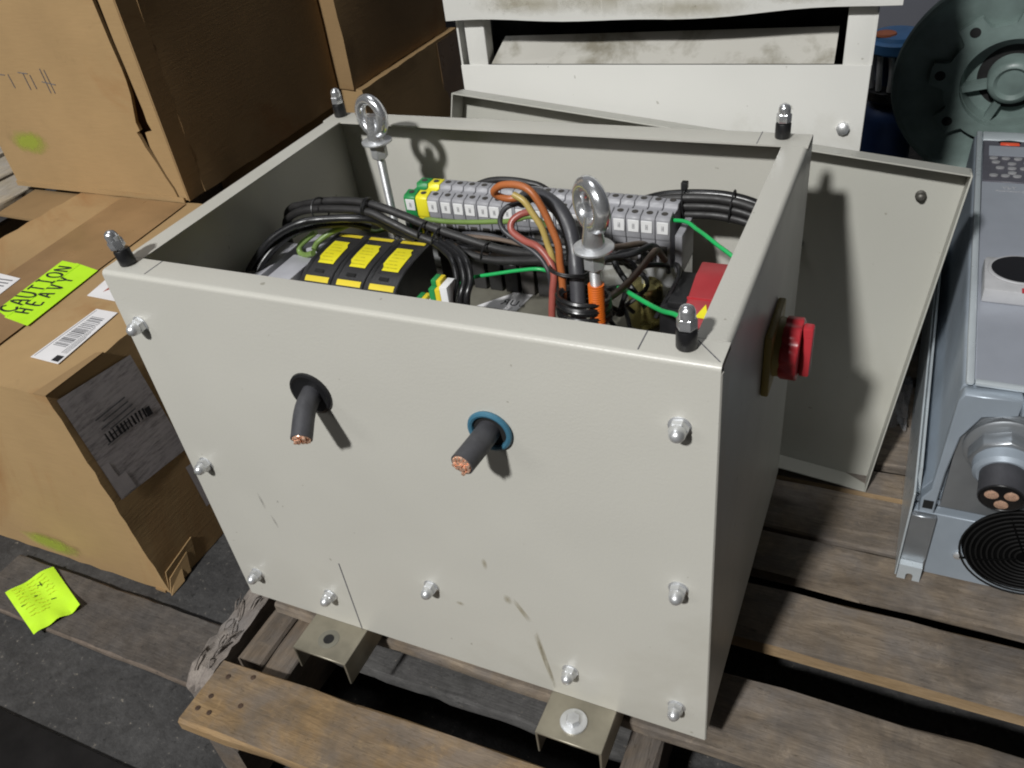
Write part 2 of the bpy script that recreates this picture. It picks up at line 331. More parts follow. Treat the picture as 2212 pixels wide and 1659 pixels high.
def plank(parent, name, x0, x1, y0, y1, z0, z1, mat, seed=0, along='x', n=18, jit=0.0022, skew=0.0, ch=0.0022):
    """a sawn board: chamfered, uneven edges, slightly bowed"""
    r = random.Random(seed); b = MB()
    L0, L1, c0, c1 = (x0, x1, y0, y1) if along == 'x' else (y0, y1, x0, x1); vs = []; fs = []
    for i in range(n + 1):
        t = i / n; l = L0 + (L1 - L0) * t; sh = skew * t; bow = 0.0012 * math.sin(t * 9 + seed)
        e = [r.uniform(-jit, jit) for _ in range(8)]
        if i in (0, n): l += r.uniform(-jit, jit)
        sec = [(c0 + e[0], z0 + ch), (c0 + ch + e[1], z0), (c1 - ch + e[2], z0), (c1 + e[3], z0 + ch), (c1 + e[3], z1 - ch - abs(e[4])), (c1 - ch + e[5], z1), (c0 + ch + e[6], z1), (c0 + e[0], z1 - ch - abs(e[7]))]
        for c, z in sec: vs.append((l, c + sh, z + bow * 0.4) if along == 'x' else (c + sh, l, z + bow * 0.4))
    for i in range(n):
        for k in range(8): fs.append((i * 8 + k, i * 8 + (k + 1) % 8, (i + 1) * 8 + (k + 1) % 8, (i + 1) * 8 + k))
    fs += [tuple(range(8))[::-1], tuple(range(n * 8, n * 8 + 8))]
    return b.add(vs, fs).build(name, mat, parent, ang=35)

# ------------------------------------------------------------------ the setting
struct(MB().box(-6, 6, -6, 6, -0.25, -0.1735).build('floor', 'concrete'))
blk = thing('rubber_mat', 'black rubber floor mat with a straight edge in the bottom left corner', 'mat', (-0.6, -0.6, -0.1735))
MB().box(-1.6, 0.25, -1.3, -0.2035, -0.1733, -0.167).build('sheet', 'floor_black', blk, bev=0.002)  # black sheet added so this corner of the floor reads near-black
struct(MB().box(-5, 5, 2.0, 2.1, -0.1735, 3.0).build('wall', 'wall_grey'))
H = 0.488; D = 0.4205; W = 0.6

# main pallet
ZT = -0.045
pal = thing('wooden_pallet', 'weathered wooden pallet with yellowish front board under the open grey enclosure', 'pallet', (0.55, 0.25, -0.172))
plank(pal, 'deck_board', 0.0, 1.19, -0.168, -0.078, ZT - 0.02, ZT, 'pallet_yellow', 1, skew=0.03)
for i, (a, c) in enumerate(((0.016, 0.115), (0.166, 0.256), (0.279, 0.353), (0.357, 0.455), (0.460, 0.512), (0.529, 0.622), (0.635, 0.725), (0.75, 0.85), (0.87, 0.97), (0.99, 1.09))):
    plank(pal, 'deck_board', 0.006 - 0.03 * (i % 2), 1.19, a, c, ZT - 0.019, ZT - 0.001 * (i % 3), 'pallet_split' if i in (1, 4) else 'pallet_wood', 10 + i)
for i, (a, c, y0) in enumerate(((-0.004, 0.036, -0.063), (0.040, 0.080, -0.166), (0.513, 0.551, -0.16), (1.14, 1.18, -0.16))):
    plank(pal, 'stringer', a, c, y0, 1.09, -0.153, ZT - 0.0205, 'stringer_wood', 30 + i, 'y')
for i, (a, c) in enumerate(((0.5, 0.6), (0.98, 1.08))):
    plank(pal, 'bottom_board', 0.0, 1.19, a, c, -0.172, -0.1535, 'pallet_wood', 40 + i)
plank(pal, 'cross_board', 0.0805, 0.5125, 0.004, 0.10, -0.125, -0.103, 'dark_wood', 46)
nail = MB().lathe([(0, 0.0034), (0.0005, 0.0034), (0.0008, 0.0026)], n=10).mesh('nail', 'rust')
for x, y in ((0.020, -0.098), (0.052, -0.088), (0.017, -0.128), (0.062, -0.126), (0.030, -0.147), (0.012, -0.147), (0.53, -0.09), (0.54, -0.115), (0.525, 0.04), (0.535, 0.09), (0.53, 0.19), (0.535, 0.235)):
    inst('nail', nail, pal, (x, y, ZT + 0.0006))
# broken outer stringer, splintered
fs_ = thing('splintered_stringer', 'frayed broken grey pallet runner left of the enclosure feet', 'wood beam', (-0.04, 0.1, -0.16))
def splinter_beam():
    r = random.Random(5); b = MB(); n = 34; vs = []; fs = []; k = 10
    for i in range(n + 1):
        y = -0.112 + 0.42 * i / n; dmg = max(0, 1 - abs(y + 0.04) / 0.09)
        for j in range(k):
            t = j / (k - 1); x = -0.060 + 0.038 * t
            z = -0.064 - dmg * r.uniform(0, 0.012) * (1 - 0.3 * t) - (0.02 * max(0, (-0.085 - y) / 0.03)) - r.uniform(0, 0.0012)
            vs.append((x + (r.uniform(-.001, .001)), y + (r.uniform(-0.004, 0.006) if i == 0 else 0), z))
        vs.append((-0.022, y, -0.16)); vs.append((-0.060, y, -0.16))
    m_ = k + 2
    for i in range(n):
        for j in range(m_): fs.append((i * m_ + j, i * m_ + (j + 1) % m_, (i + 1) * m_ + (j + 1) % m_, (i + 1) * m_ + j))
    fs += [tuple(range(m_))[::-1], tuple(range(n * m_, n * m_ + m_))]
    return b.add(vs, fs)
splinter_beam().build('beam', 'frayed_wood', fs_, ang=25)
r = random.Random(3)
for i in range(14):
    x = r.uniform(-0.058, -0.026); y = r.uniform(-0.10, 0.02); L = r.uniform(0.012, 0.04); a = r.uniform(-0.5, 0.2)
    MB().tube([(x, y, -0.068), (x + L * 0.45 * math.sin(a), y + L * 0.5, -0.064 + r.uniform(0, 0.004)), (x + L * math.sin(a) * 1.2, y + L, -0.067)], r.uniform(0.0006, 0.0014), 5, 3).build('splinter', 'frayed_wood', fs_)
# low boards at the left
skid = thing('loose_board', 'worn grey brown board on the concrete under the lime note', 'board', (-0.33, -0.03, -0.1735))
plank(skid, 'board', -0.585, -0.07, -0.079, 0.021, -0.1733, -0.1612, 'weathered_wood', 51, jit=0.0012)
# ------------------------------------------------------------------ enclosure
enc = thing('electrical_enclosure', 'open-topped pebble grey steel electrical enclosure with domed nuts on its front', 'enclosure', (0.3, 0.21, -0.045))
def sheet(sign, o, thick=0.002, lip=0.028, z0=0.0, rad=0.005):
    """profile (offset, z) of a wall folded over into a top lip; o = outer face, sign = inward"""
    out = [(o, z0), (o, H - rad)] + [(o + sign * rad * (1 - math.cos(R(a))), H - rad + rad * math.sin(R(a))) for a in (18, 36, 54, 72, 90)] + [(o + sign * lip, H)]
    inn = [(o + sign * lip, H - thick), (o + sign * thick, H - thick), (o + sign * thick, z0)]
    return out + inn
MB().prism(sheet(1, -0.0025, lip=0.0305), 0.0, W, 'x').build('front_wall', 'pebble_coat', enc)
MB().prism(sheet(-1, D, lip=0.036), 0.0, W, 'x').build('back_wall', 'pebble_coat', enc)
def side(o, sgn):
    b = MB(); b.prism([(p, z) for p, z in sheet(sgn, o, lip=0.026)], 0.0285, D - 0.0365, 'y')
    x0, x1 = sorted((o, o + sgn * 0.002)); b.box(x0, x1, 0.0008, 0.0285, 0.0, H - 0.006); b.box(x0, x1, D - 0.0365, D - 0.002, 0.0, H - 0.006); return b
side(0.0, 1).build('left_wall', 'pebble_coat', enc); side(W, -1).build('right_wall', 'pebble_coat', enc)
MB().box(0.002, W - 0.002, 0.001, D - 0.002, 0.0, 0.002).build('bottom_panel', 'pebble_coat', enc)
MB().box(0.022, W - 0.022, 0.045, D - 0.05, 0.326, 0.329).build('mounting_plate', 'plate_grey', enc)
seam = MB()
for x in (0.052, 0.538):
    MB().box(x - 0.0005, x + 0.0005, 0.003, 0.0279, H - 0.0010, H + 0.0003).build('lip_seam', 'grey_ink', enc)
    MB().box(x + 0.010, x + 0.0108, D - 0.0358, D - 0.003, H - 0.0010, H + 0.0003).build('lip_seam', 'grey_ink', enc)
MB().prism([(0.573, 0.0285), (0.5742, 0.0285), (0.5985, 0.0030), (0.5973, 0.0030)], H - 0.001, H + 0.0003, 'z').build('lip_seam', 'grey_ink', enc)
MB().cyl((W - 0.0012, 0.0002, 0.0), (W - 0.0012, 0.0002, H - 0.0065), 0.0026, 12).build('panel_edge', 'pebble_coat', enc)
MB().box(W - 0.001, W + 0.0003, 0.0034, 0.0052, 0.0, H - 0.006).build('panel_gap', 'cavity', enc)
MB().box(0.1728, 0.1742, -0.0029, -0.0024, 0.0, 0.122).build('saw_cut', 'grey_ink', enc, label='thin dark saw cut rising from the bottom edge')
# domed nuts on the front
nutm = MB().lathe([(0.0012, 0.0080), (0.0070, 0.0080), (0.0080, 0.0072)], n=6).lathe([(0.0075, 0.0068), (0.0115, 0.0066), (0.0145, 0.0055), (0.0168, 0.0034), (0.0175, 0.001)], n=20).mesh('cap_nut', 'zinc', bev=0)
wsh = MB().lathe([(0, 0.0092), (0.0010, 0.0092), (0.0014, 0.0086)], n=24).mesh('washer', 'zinc')
for i, (x, z) in enumerate(((0.023, 0.430), (0.026, 0.240), (0.029, 0.050), (0.142, 0.053), (0.298, 0.131), (0.571, 0.427), (0.571, 0.236), (0.454, 0.052), (0.570, 0.048))):
    n_ = inst('cap_nut', nutm, enc, (x, -0.0025, z), (R(90) + random.uniform(-.05, .05), random.uniform(0, 1), random.uniform(-.05, .05))); q = bpy.data.objects.new('washer', wsh); COL.objects.link(q); q.parent = n_; ORG[q.name] = (0, 0, 0)
# studs at the four corners of the rim
rub = MB().lathe([(0, 0.0076), (0.001, 0.0080), (0.0145, 0.0080), (0.0158, 0.0074)], n=24).mesh('rubber_spacer', 'rubber')
capm = MB().lathe([(0, 0.0077), (0.0075, 0.0077), (0.0085, 0.0068)], n=6).lathe([(0.0080, 0.0064), (0.0135, 0.0062), (0.0165, 0.0050), (0.0182, 0.0026), (0.0186, 0.0005)], n=20).mesh('cap_nut', 'chrome')
for x, y, tx in ((0.019, 0.016, -0.22), (0.571, 0.015, 0.0), (0.015, 0.404, 0.0), (0.571, 0.405, 0.0)):
    s_ = MB().cyl((x, y, H + 0.0002), (x + tx * 0.012, y, H + 0.03), 0.004).build('corner_stud', 'zinc', enc)
    inst('rubber_spacer', rub, s_, (x, y, H + 0.0004), (0, tx * 0.6, 0)).location = (x - 0.3, y - 0.21, H + 0.0454)
    inst('cap_nut', capm, s_, (0, 0, 0), (0, tx, 0.3)).location = (x + tx * 0.018 - 0.3, y - 0.21, H + 0.0175 + 0.045)
# cable stubs through grommets
g1 = MB().lathe([(0, 0.0235), (0.002, 0.0230), (0.003, 0.0205), (0.0015, 0.0185), (0.0018, 0.012)], (0.217, -0.0025, 0.383), (0, -1, 0), 28).build('grommet', 'rubber', enc, label='black rubber grommet')
g2 = MB().torus((0.406, -0.0045, 0.383), (0, -1, 0), 0.0185, 0.0028, 32, 8).build('grommet', 'grommet_blue', enc, label='teal blue grommet ring')
MB().lathe([(0, 0.016), (0.001, 0.016)], (0.406, -0.0027, 0.383), (0, -1, 0), 28).build('opening', 'cavity', g2)
def stub(a, m, c, r):
    s = MB().tube([a, m, c], r, 20, 6).build('cable_stub', 'stub_black', enc, label='cut off black cable end with copper strands')
    d = (Vector(c) - Vector(m)).normalized(); u = d.orthogonal().normalized(); w_ = d.cross(u); b = MB(); rr = random.Random(int(r * 1e5))
    MB().lathe([(0, r * 0.86), (0.0006, r * 0.84)], c, d, 20).build('core', 'copper', s)
    for k in range(19):
        q = 0 if k == 0 else (0.36 if k < 7 else 0.70); ang = k * 1.047 if k < 7 else (k - 7) * 0.5236
        p = Vector(c) + (u * math.cos(ang) + w_ * math.sin(ang)) * r * q
        b.cyl(p - d * 0.003, p + d * rr.uniform(0.0004, 0.0042), r * 0.165, 7)
    b.build('copper_strands', 'copper', s)
stub((0.2165, 0.01, 0.385), (0.222, -0.02, 0.380), (0.2315, -0.047, 0.366), 0.0102)
stub((0.4055, 0.01, 0.383), (0.404, -0.02, 0.383), (0.4005, -0.048, 0.3815), 0.0108)
# feet
for i, (a, c) in enumerate(((0.104, 0.181), (0.428, 0.504))):
    b = MB(); t = 0.003; b.prism([(a, 0.0 - 0.0405), (a, -0.0005), (c, -0.0005), (c, -0.0405), (c - t, -0.0405), (c - t, -0.0005 - t), (a + t, -0.0005 - t), (a + t, -0.0405)], -0.055, D + 0.03, 'y')
    f_ = b.build('mounting_foot', 'dull_steel', enc, bev=0.0008, seg=1); mx_ = (a + c) / 2
    if i == 0: MB().lathe([(0, 0.0068), (0.0004, 0.0068)], (mx_ - 0.001, -0.030, -0.0003), (0, 0, 1), 20).build('bolt_hole', 'cavity', f_); MB().lathe([(0, 0.0135), (0.0002, 0.0135)], (mx_ - 0.001, -0.030, -0.0004), (0, 0, 1), 28).build('washer_mark', 'plate_grey', f_)
    else:
        MB().lathe([(0, 0.0150), (0.002, 0.0150), (0.0024, 0.0142)], (mx_ - 0.002, -0.030, -0.0004), (0, 0, 1), 28).build('washer', 'zinc', f_)
        MB().lathe([(0.002, 0.0082), (0.0075, 0.0082), (0.0085, 0.0072)], (mx_ - 0.002, -0.030, 0), (0, 0, 1), 6).build('bolt_head', 'zinc', f_)
# rotary switch on the right wall
sw = MB().box(W + 0.0002, W + 0.008, 0.188, 0.262, 0.314, 0.384).build('rotary_switch', 'switch_yellow', enc, bev=0.002, label='yellow and red rotary isolator handle on the shaded side')
MB().lathe([(0, 0.030), (0.006, 0.029)], (W + 0.008, 0.2255, 0.350), (1, 0, 0), 28).build('collar', 'switch_yellow', sw)
b = MB(); prof = []
for k in range(48):
    a = 2 * math.pi * k / 48; q = 0.0315 - (0.0022 if k % 6 in (0, 1) else 0); prof.append((0.2255 + q * math.cos(a), 0.350 + q * math.sin(a)))
b.prism(prof, W + 0.0135, W + 0.0300, 'x').build('knob', 'switch_red', sw, bev=0.0012, seg=1)
MB().box(W + 0.030, W + 0.0405, 0.2195, 0.2315, 0.3215, 0.3785).build('grip', 'switch_red', sw, bev=0.0025)
# soiling on the front: thin films
def film(name, mat, pts, parent, label=None):
    o = MB().add(pts, [tuple(range(len(pts)))]).build(name, mat, parent)
    if label: o['label'] = label
    return o
yf = -0.0028
for q in ([(0.392, 0.155), (0.398, 0.155), (0.420, 0.115), (0.414, 0.112)], [(0.412, 0.114), (0.420, 0.114), (0.4355, 0.001), (0.4315, 0.001)], [(0.4155, 0.110), (0.419, 0.110), (0.428, 0.045), (0.4245, 0.045)], [(0.424, 0.060), (0.4275, 0.060), (0.4355, 0.002), (0.432, 0.002)], [(0.368, 0.205), (0.374, 0.205), (0.376, 0.185), (0.370, 0.185)], [(0.385, 0.155), (0.398, 0.152), (0.396, 0.138), (0.388, 0.14)], [(0.325, 0.117), (0.337, 0.119), (0.336, 0.112), (0.326, 0.111)]):
    film('drip_stain', 'drip_brown', [(x, yf, z) for x, z in q], enc)
for q in ([(0.086, 0.215), (0.089, 0.215), (0.094, 0.185), (0.090, 0.184)], [(0.093, 0.182), (0.096, 0.181), (0.102, 0.155), (0.099, 0.154)], [(0.113, 0.207), (0.117, 0.208), (0.117, 0.203), (0.113, 0.203)]):
    film('scuff', 'scuff_grey', [(x, yf, z) for x, z in q], enc)

# ------------------------------------------------------------------ inside the enclosure
ZP = 0.3292
def eye_bolt(x, y, zr, label, nrm, zw, zlow, sleeve=False):
    t = thing('eye_bolt', label, 'eye bolt', (x, y, ZP), 'lifting eye bolts')
    rt = 0.0196 if not sleeve else 0.0185
    MB().torus((x, y, zr), nrm, rt, 0.0064 if not sleeve else 0.0074, 36, 14).lathe([(-0.0195, 0.0105), (-0.012, 0.0098), (-0.004, 0.0085), (0.004, 0.0075), (0.010, 0.0065)], (x, y, zw + 0.022), (0, 0, 1), 16).build('eye', 'chrome', t)
    MB().lathe([(0, 0.0182), (0.0018, 0.0182), (0.0023, 0.0174)], (x, y, zw), (0, 0, 1), 28).build('washer', 'zinc', t)
    MB().lathe([(-0.020, 0.0075), (-0.018, 0.0100), (-0.002, 0.0100), (0, 0.0090)], (x, y, zw - 0.0005), (0, 0, 1), 6).build('coupling_nut', 'zinc', t)
    b = MB(); prof = []; z = ZP
    while z < zw - 0.018: prof += [(z, 0.0048), (z + 0.001, 0.0053)]; z += 0.002
    b.lathe(prof, (x, y, 0), (0, 0, 1), 12).build('threaded_rod', 'zinc', t)
    if sleeve:
        prof = []; z = 0.375
        while z < zw - 0.036: prof += [(z, 0.0070), (z + 0.0012, 0.0075)]; z += 0.0024
        MB().lathe(prof, (x, y, 0), (0, 0, 1), 18).build('ribbed_sleeve', 'orange_sleeve', t)
    return t
eye_bolt(0.119, 0.325, 0.522, 'shiny steel eye bolt on a bare threaded rod near the back left corner', (0.30, 0.95, 0), 0.491, 0.40)
eye_bolt(0.457, 0.136, 0.531, 'shiny steel eye bolt with an orange ribbed sleeve on its rod', (0.66, 0.75, 0), 0.490, 0.40, True)

# terminal strip
ts = thing('terminal_strip', 'row of grey numbered terminal blocks along the inside of the back wall', 'terminal strip', (0.31, 0.34, ZP))
MB().box(0.135, 0.49, 0.322, 0.357, ZP, 0.366).build('rail', 'zinc', ts)
N = 20; pitch = 0.0164; x0 = 0.149
prof = [(0.312, 0.372), (0.312, 0.4045), (0.3105, 0.4065), (0.3105, 0.4290), (0.313, 0.4315), (0.3255, 0.4335), (0.3275, 0.4275), (0.3430, 0.4275), (0.3450, 0.4325), (0.3600, 0.4325), (0.3635, 0.4290), (0.3635, 0.372)]
tb = {c: MB().prism(prof, -pitch / 2 + 0.0004, pitch / 2 - 0.0004, 'x').mesh('terminal_block', c, bev=0.0006, seg=1) for c in ('terminal_grey', 'terminal_green', 'terminal_yellow')}
scr = MB().lathe([(0, 0.0036), (0.0004, 0.0036)], (0, 0, 0.4328), (0, 0, 1), 14).mesh('screw_opening', 'terminal_dark')
went = MB().box(-0.0045, 0.0045, 0.3116, 0.3120, 0.377, 0.398).mesh('wire_entry', 'terminal_dark')
mk = MB().box(-0.0062, 0.0062, 0.3092, 0.3104, 0.4135, 0.4275).mesh('marker', 'white_plastic', bev=0.0004, seg=1)
digit = MB().box(-0.0012, -0.0004, 0.3089, 0.3091, 0.4175, 0.4235).box(0.0004, 0.0014, 0.3089, 0.3091, 0.4175, 0.4235).box(-0.0012, 0.0012, 0.3089, 0.3091, 0.4200, 0.4208).mesh('number', 'pale_ink')
for i in range(N):
    c = 'terminal_green' if i == 0 else ('terminal_yellow' if i == 1 else 'terminal_grey')
    wd = pitch
    x = x0 + pitch * (i + 0.5) * (1 if i > 1 else 1)
    if i == 1: x -= 0.0
    o = inst('terminal_block', tb[c], ts, (x, 0, 0))
    for y_ in (0.3195, 0.3525):
        q = bpy.data.objects.new('screw_opening', scr); COL.objects.link(q); q.parent = o; q.location = (0, y_, 0)
    q = bpy.data.objects.new('wire_entry', went); COL.objects.link(q); q.parent = o
    if i != 1:
        q = bpy.data.objects.new('marker', mk); COL.objects.link(q); q.parent = o; q.location = (random.uniform(-0.0018, 0.0018), 0, 0)
        q2 = bpy.data.objects.new('number', digit); COL.objects.link(q2); q2.parent = o; q2.location = q.location
    o.location = (x - 0.31, -0.34, -ZP)
MB().box(0.4815, 0.4895, 0.313, 0.362, 0.366, 0.412).build('end_stop', 'terminal_grey', ts, bev=0.001)
MB().box(0.1395, 0.1475, 0.318, 0.360, 0.366, 0.405).build('end_stop', 'terminal_grey', ts, bev=0.001)

# three arched fuse holders
fp = [(0.155, 0.332), (0.155, 0.3800), (0.158, 0.3870), (0.165, 0.3945), (0.175, 0.4000), (0.190, 0.4045), (0.210, 0.4068), (0.234, 0.4075), (0.246, 0.4075), (0.252, 0.4070), (0.252, 0.332)]
def arch(y0, y1, off, n=7):
    pts = fp[1:-1]; out = []
    for k in range(n):
        y = y0 + (y1 - y0) * k / (n - 1)
        for (a, za), (c, zc_) in zip(pts, pts[1:]):
            if a <= y <= c and c > a: out.append((y, za + (zc_ - za) * (y - a) / (c - a) + off)); break
    return out
def strip(b, x0, x1, y0, y1, off=0.0009, n=7, cut=0.0):
    p = arch(y0, y1, off, n); m_ = len(p); vs = [(x0 + cut * (1 if k < 2 else 0), y, z) for k, (y, z) in enumerate(p)] + [(x1 - cut * (1 if k >= m_ - 2 else 0), y, z) for k, (y, z) in enumerate(p)]
    return b.add(vs, [(k, k + 1, m_ + k + 1, m_ + k) for k in range(m_ - 1)])
for i, nm in enumerate(('leftmost', 'middle one', 'rightmost')):
    a = 0.0885 + i * 0.0427
    t = thing('fuse_holder', 'black arched fuse holder with yellow warning label, %s of three' % nm, 'fuse holder', (a + 0.021, 0.2, ZP), 'arched fuse holders')
    bd = MB().prism(fp, a, a + 0.0420, 'x').build('body', 'charcoal_plastic', t, bev=0.0010, seg=1)
    strip(MB(), a + 0.0028, a + 0.0065, 0.160, 0.248, 0.0008).build('ridge', 'black_plastic', t)
    lb = strip(MB(), a + 0.0100, a + 0.0345, 0.186, 0.229, 0.0010, 9, 0.0035).build('warning_label', 'yellow_label', t)
    pr_ = MB()
    for k in range(6): strip(pr_, a + 0.0135, a + 0.031 - 0.003 * (k % 3), 0.190 + k * 0.006, 0.1915 + k * 0.006, 0.0013, 2)
    pr_.build('print', 'print', lb)
    strip(MB(), a + 0.0075, a + 0.0390, 0.1630, 0.1685, 0.0010, 3).build('yellow_strip', 'amber_label', t)
    strip(MB(), a + 0.0075, a + 0.0390, 0.2400, 0.2460, 0.0010, 3).build('yellow_strip', 'amber_label', t)
    strip(MB(), a + 0.016, a + 0.028, 0.173, 0.177, 0.0012, 3).build('slot', 'cavity', t)
# grey breaker blocks left of the fuse holders
br = thing('circuit_breaker', 'pale grey circuit breaker left of the black fuse holders', 'breaker', (0.055, 0.2, ZP))
MB().box(0.016, 0.0405, 0.145, 0.232, ZP, 0.397).build('pole', 'breaker_grey', br, bev=0.0015)
MB().box(0.0525, 0.084, 0.150, 0.205, ZP, 0.3985).build('pole', 'breaker_grey', br, bev=0.0015)
MB().box(0.0410, 0.0520, 0.146, 0.230, ZP, 0.3850).build('toggle', 'black_plastic', br, bev=0.002)
MB().box(0.0525, 0.090, 0.216, 0.252, ZP, 0.4010).build('pole', 'breaker_grey', br, bev=0.0015)
# pair of small earth terminals
for k, (x, y, z) in enumerate(((0.250, 0.160, 0.392), (0.268, 0.168, 0.412))):
    et = thing('earth_terminal', 'small green and yellow earth terminal beside the fuse holders, %s of the pair' % ('lower' if k == 0 else 'upper'), 'terminal', (x, y, ZP), 'small earth terminals')
    MB().box(x - 0.006, x + 0.001, y - 0.010, y + 0.012, ZP, z - 0.004).box(x - 0.005, x + 0.001, y - 0.004, y + 0.010, z - 0.0039, z + 0.003).build('green_half', 'terminal_green', et, bev=0.0008)
    MB().box(x + 0.0012, x + 0.0075, y - 0.010, y + 0.012, ZP, z - 0.004).box(x + 0.0012, x + 0.0065, y - 0.004, y + 0.010, z - 0.0039, z + 0.003).build('yellow_half', 'amber_label', et, bev=0.0008)
    MB().box(x + 0.0077, x + 0.0165, y - 0.010, y + 0.010, ZP, z).build('marker', 'white_plastic', et, bev=0.0006)
# white approval label on the plate
lb = thing('white_label', 'white sticker with black approval mark on the plate inside the enclosure', 'label', (0.30, 0.275, ZP))
MB().add([(0.262, 0.250, 0.3296), (0.313, 0.250, 0.3296), (0.320, 0.300, 0.3296), (0.300, 0.302, 0.3296), (0.290, 0.282, 0.3296)], [(0, 1, 2, 3, 4)]).build('sheet', 'paper', lb)
text_part('letter', 'R', 0.016, 'ink', lb, frame((-0.007, -0.010, 0.0006), (-1, 0, 0), (0, 1, 0)) @ Matrix.Diagonal((1, 1, -1, 1)))
text_part('letter', 'U', 0.016, 'ink', lb, frame((0.004, -0.010, 0.0006), (1, 0, 0), (0, 1, 0)))
text_part('letter', 'US', 0.006, 'ink', lb, frame((0.015, -0.013, 0.0006), (1, 0, 0), (0, 1, 0)))
# capacitor can, dark relay, red module
cp = thing('capacitor', 'dull brass capacitor can behind the brown wire', 'capacitor', (0.462, 0.268, ZP))
MB().lathe([(ZP, 0.0185), (0.368, 0.0185), (0.3735, 0.0180), (0.3765, 0.0155), (0.3775, 0.008), (0.378, 0.001)], (0.462, 0.268, 0), (0, 0, 1), 28).build('can', 'brass', cp)
MB().lathe([(0.3775, 0.004), (0.385, 0.004)], (0.462, 0.268, 0), (0, 0, 1), 10).build('stud', 'zinc', cp)
rl = thing('relay_block', 'black relay block in the shaded right end of the enclosure', 'relay', (0.518, 0.24, ZP))
MB().box(0.492, 0.528, 0.215, 0.30, ZP, 0.378).build('body', 'black_plastic', rl, bev=0.002)
MB().box(0.497, 0.523, 0.225, 0.285, 0.3782, 0.386).build('cap', 'black_plastic', rl, bev=0.002)
rm = thing('red_module', 'red plastic module with yellow warning triangle by the right wall', 'module', (0.556, 0.175, ZP))
MB().prism([(0.125, ZP), (0.125, 0.408), (0.132, 0.416), (0.200, 0.436), (0.226, 0.436), (0.226, ZP)], 0.5315, 0.573, 'x').build('housing', 'device_red', rm, bev=0.002)
MB().add([(0.5435, 0.150, 0.4222), (0.556, 0.150, 0.4222), (0.5500, 0.166, 0.4269)], [(0, 1, 2)]).build('warning_triangle', 'yellow_label', rm)
MB().box(0.5313, 0.5732, 0.171, 0.1722, 0.4265, 0.4292).build('groove', 'switch_red', rm)

# cables and wires
def bundle(name, label, cat, paths, r, mats, ties=(), n=10):
    t = thing(name, label, cat, paths[0][0])
    for p, m_ in zip(paths, mats): MB().tube(p, r, n, 5).build('cable', m_, t)
    for c, d, rad, sx in ties:
        MB().torus(c, d, rad, 0.0011, 24, 6, sx).build('zip_tie', 'black_plastic', t)
    return t
A1 = [(0.0178, 0.25, 0.395), (0.020, 0.248, 0.4225), (0.031, 0.2473, 0.4351), (0.0487, 0.2445, 0.4421), (0.0901, 0.2418, 0.4522), (0.1283, 0.2391, 0.4568), (0.1604, 0.2364, 0.456), (0.1965, 0.2336, 0.4483), (0.2316, 0.2309, 0.4393), (0.2678, 0.2282, 0.4322), (0.3062, 0.2255, 0.4257), (0.337, 0.2227, 0.4246), (0.3673, 0.22, 0.4282), (0.395, 0.222, 0.431)]
A2 = [(0.0189, 0.24, 0.390), (0.022, 0.239, 0.4164), (0.0346, 0.2375, 0.4293), (0.0586, 0.235, 0.4403), (0.0949, 0.2325, 0.4472), (0.1325, 0.23, 0.4511), (0.1595, 0.2275, 0.451), (0.1841, 0.225, 0.4437), (0.2157, 0.2225, 0.4327), (0.2473, 0.22, 0.425), (0.2787, 0.2175, 0.4191), (0.3068, 0.215, 0.4162), (0.3409, 0.2125, 0.4202), (0.374, 0.21, 0.4264), (0.40, 0.21, 0.43)]
A3 = [(0.0175, 0.155, 0.372), (0.0175, 0.16, 0.3916), (0.0243, 0.17, 0.4054), (0.0424, 0.18, 0.4252), (0.0588, 0.19, 0.4363), (0.0812, 0.2, 0.4447), (0.1008, 0.21, 0.4455), (0.1374, 0.22, 0.4456), (0.1603, 0.23, 0.4404), (0.1713, 0.24, 0.4269), (0.1954, 0.25, 0.4096)]
A4 = [(0.029, 0.158, 0.385), (0.0307, 0.165, 0.3972), (0.0365, 0.1771, 0.4079), (0.0479, 0.1893, 0.4192), (0.0644, 0.2014, 0.4293), (0.0858, 0.2136, 0.4334), (0.1038, 0.2257, 0.4322), (0.1213, 0.2379, 0.4286), (0.1373, 0.25, 0.4182)]
def off(p, dx, dy, dz): return [(a + dx, b_ + dy, c + dz) for a, b_, c in p]
bundle('cable_bundle', 'thick black cable bundle arching over the fuse holders, held by zip ties', 'cable bundle',
       [A1, A2, A3, A4, off(A1[2:], 0.0, 0.007, -0.005)], 0.0046, ['cable_matte', 'cable_matte', 'cable_black', 'cable_black', 'cable_matte'],
       [((0.0885, 0.230, 0.447), (0.9, -0.1, 0.2), 0.0135, 1.0), ((0.150, 0.234, 0.4535), (0.9, 0, -0.1), 0.0105, 1.0), ((0.1525, 0.234, 0.4535), (0.9, 0, -0.1), 0.0105, 1.0), ((0.2245, 0.227, 0.436), (0.9, -0.1, -0.3), 0.0105, 1.0), ((0.242, 0.225, 0.431), (0.9, -0.1, -0.3), 0.0105, 1.0), ((0.3015, 0.222, 0.421), (0.9, -0.1, -0.2), 0.0110, 1.0)], 12)
D = [[(0.2383, 0.22, 0.4271), (0.2599, 0.2075, 0.424), (0.2749, 0.195, 0.4204), (0.2835, 0.1825, 0.4072), (0.2828, 0.17, 0.3927), (0.28, 0.165, 0.36)], [(0.2479, 0.22, 0.4282), (0.2694, 0.2075, 0.4251), (0.2842, 0.195, 0.4216), (0.2927, 0.1825, 0.4084), (0.2921, 0.17, 0.3941), (0.289, 0.165, 0.36)], [(0.2559, 0.22, 0.4291), (0.2772, 0.2075, 0.426), (0.2919, 0.195, 0.4225), (0.3004, 0.1825, 0.4094), (0.2997, 0.17, 0.3952), (0.298, 0.165, 0.36)]]
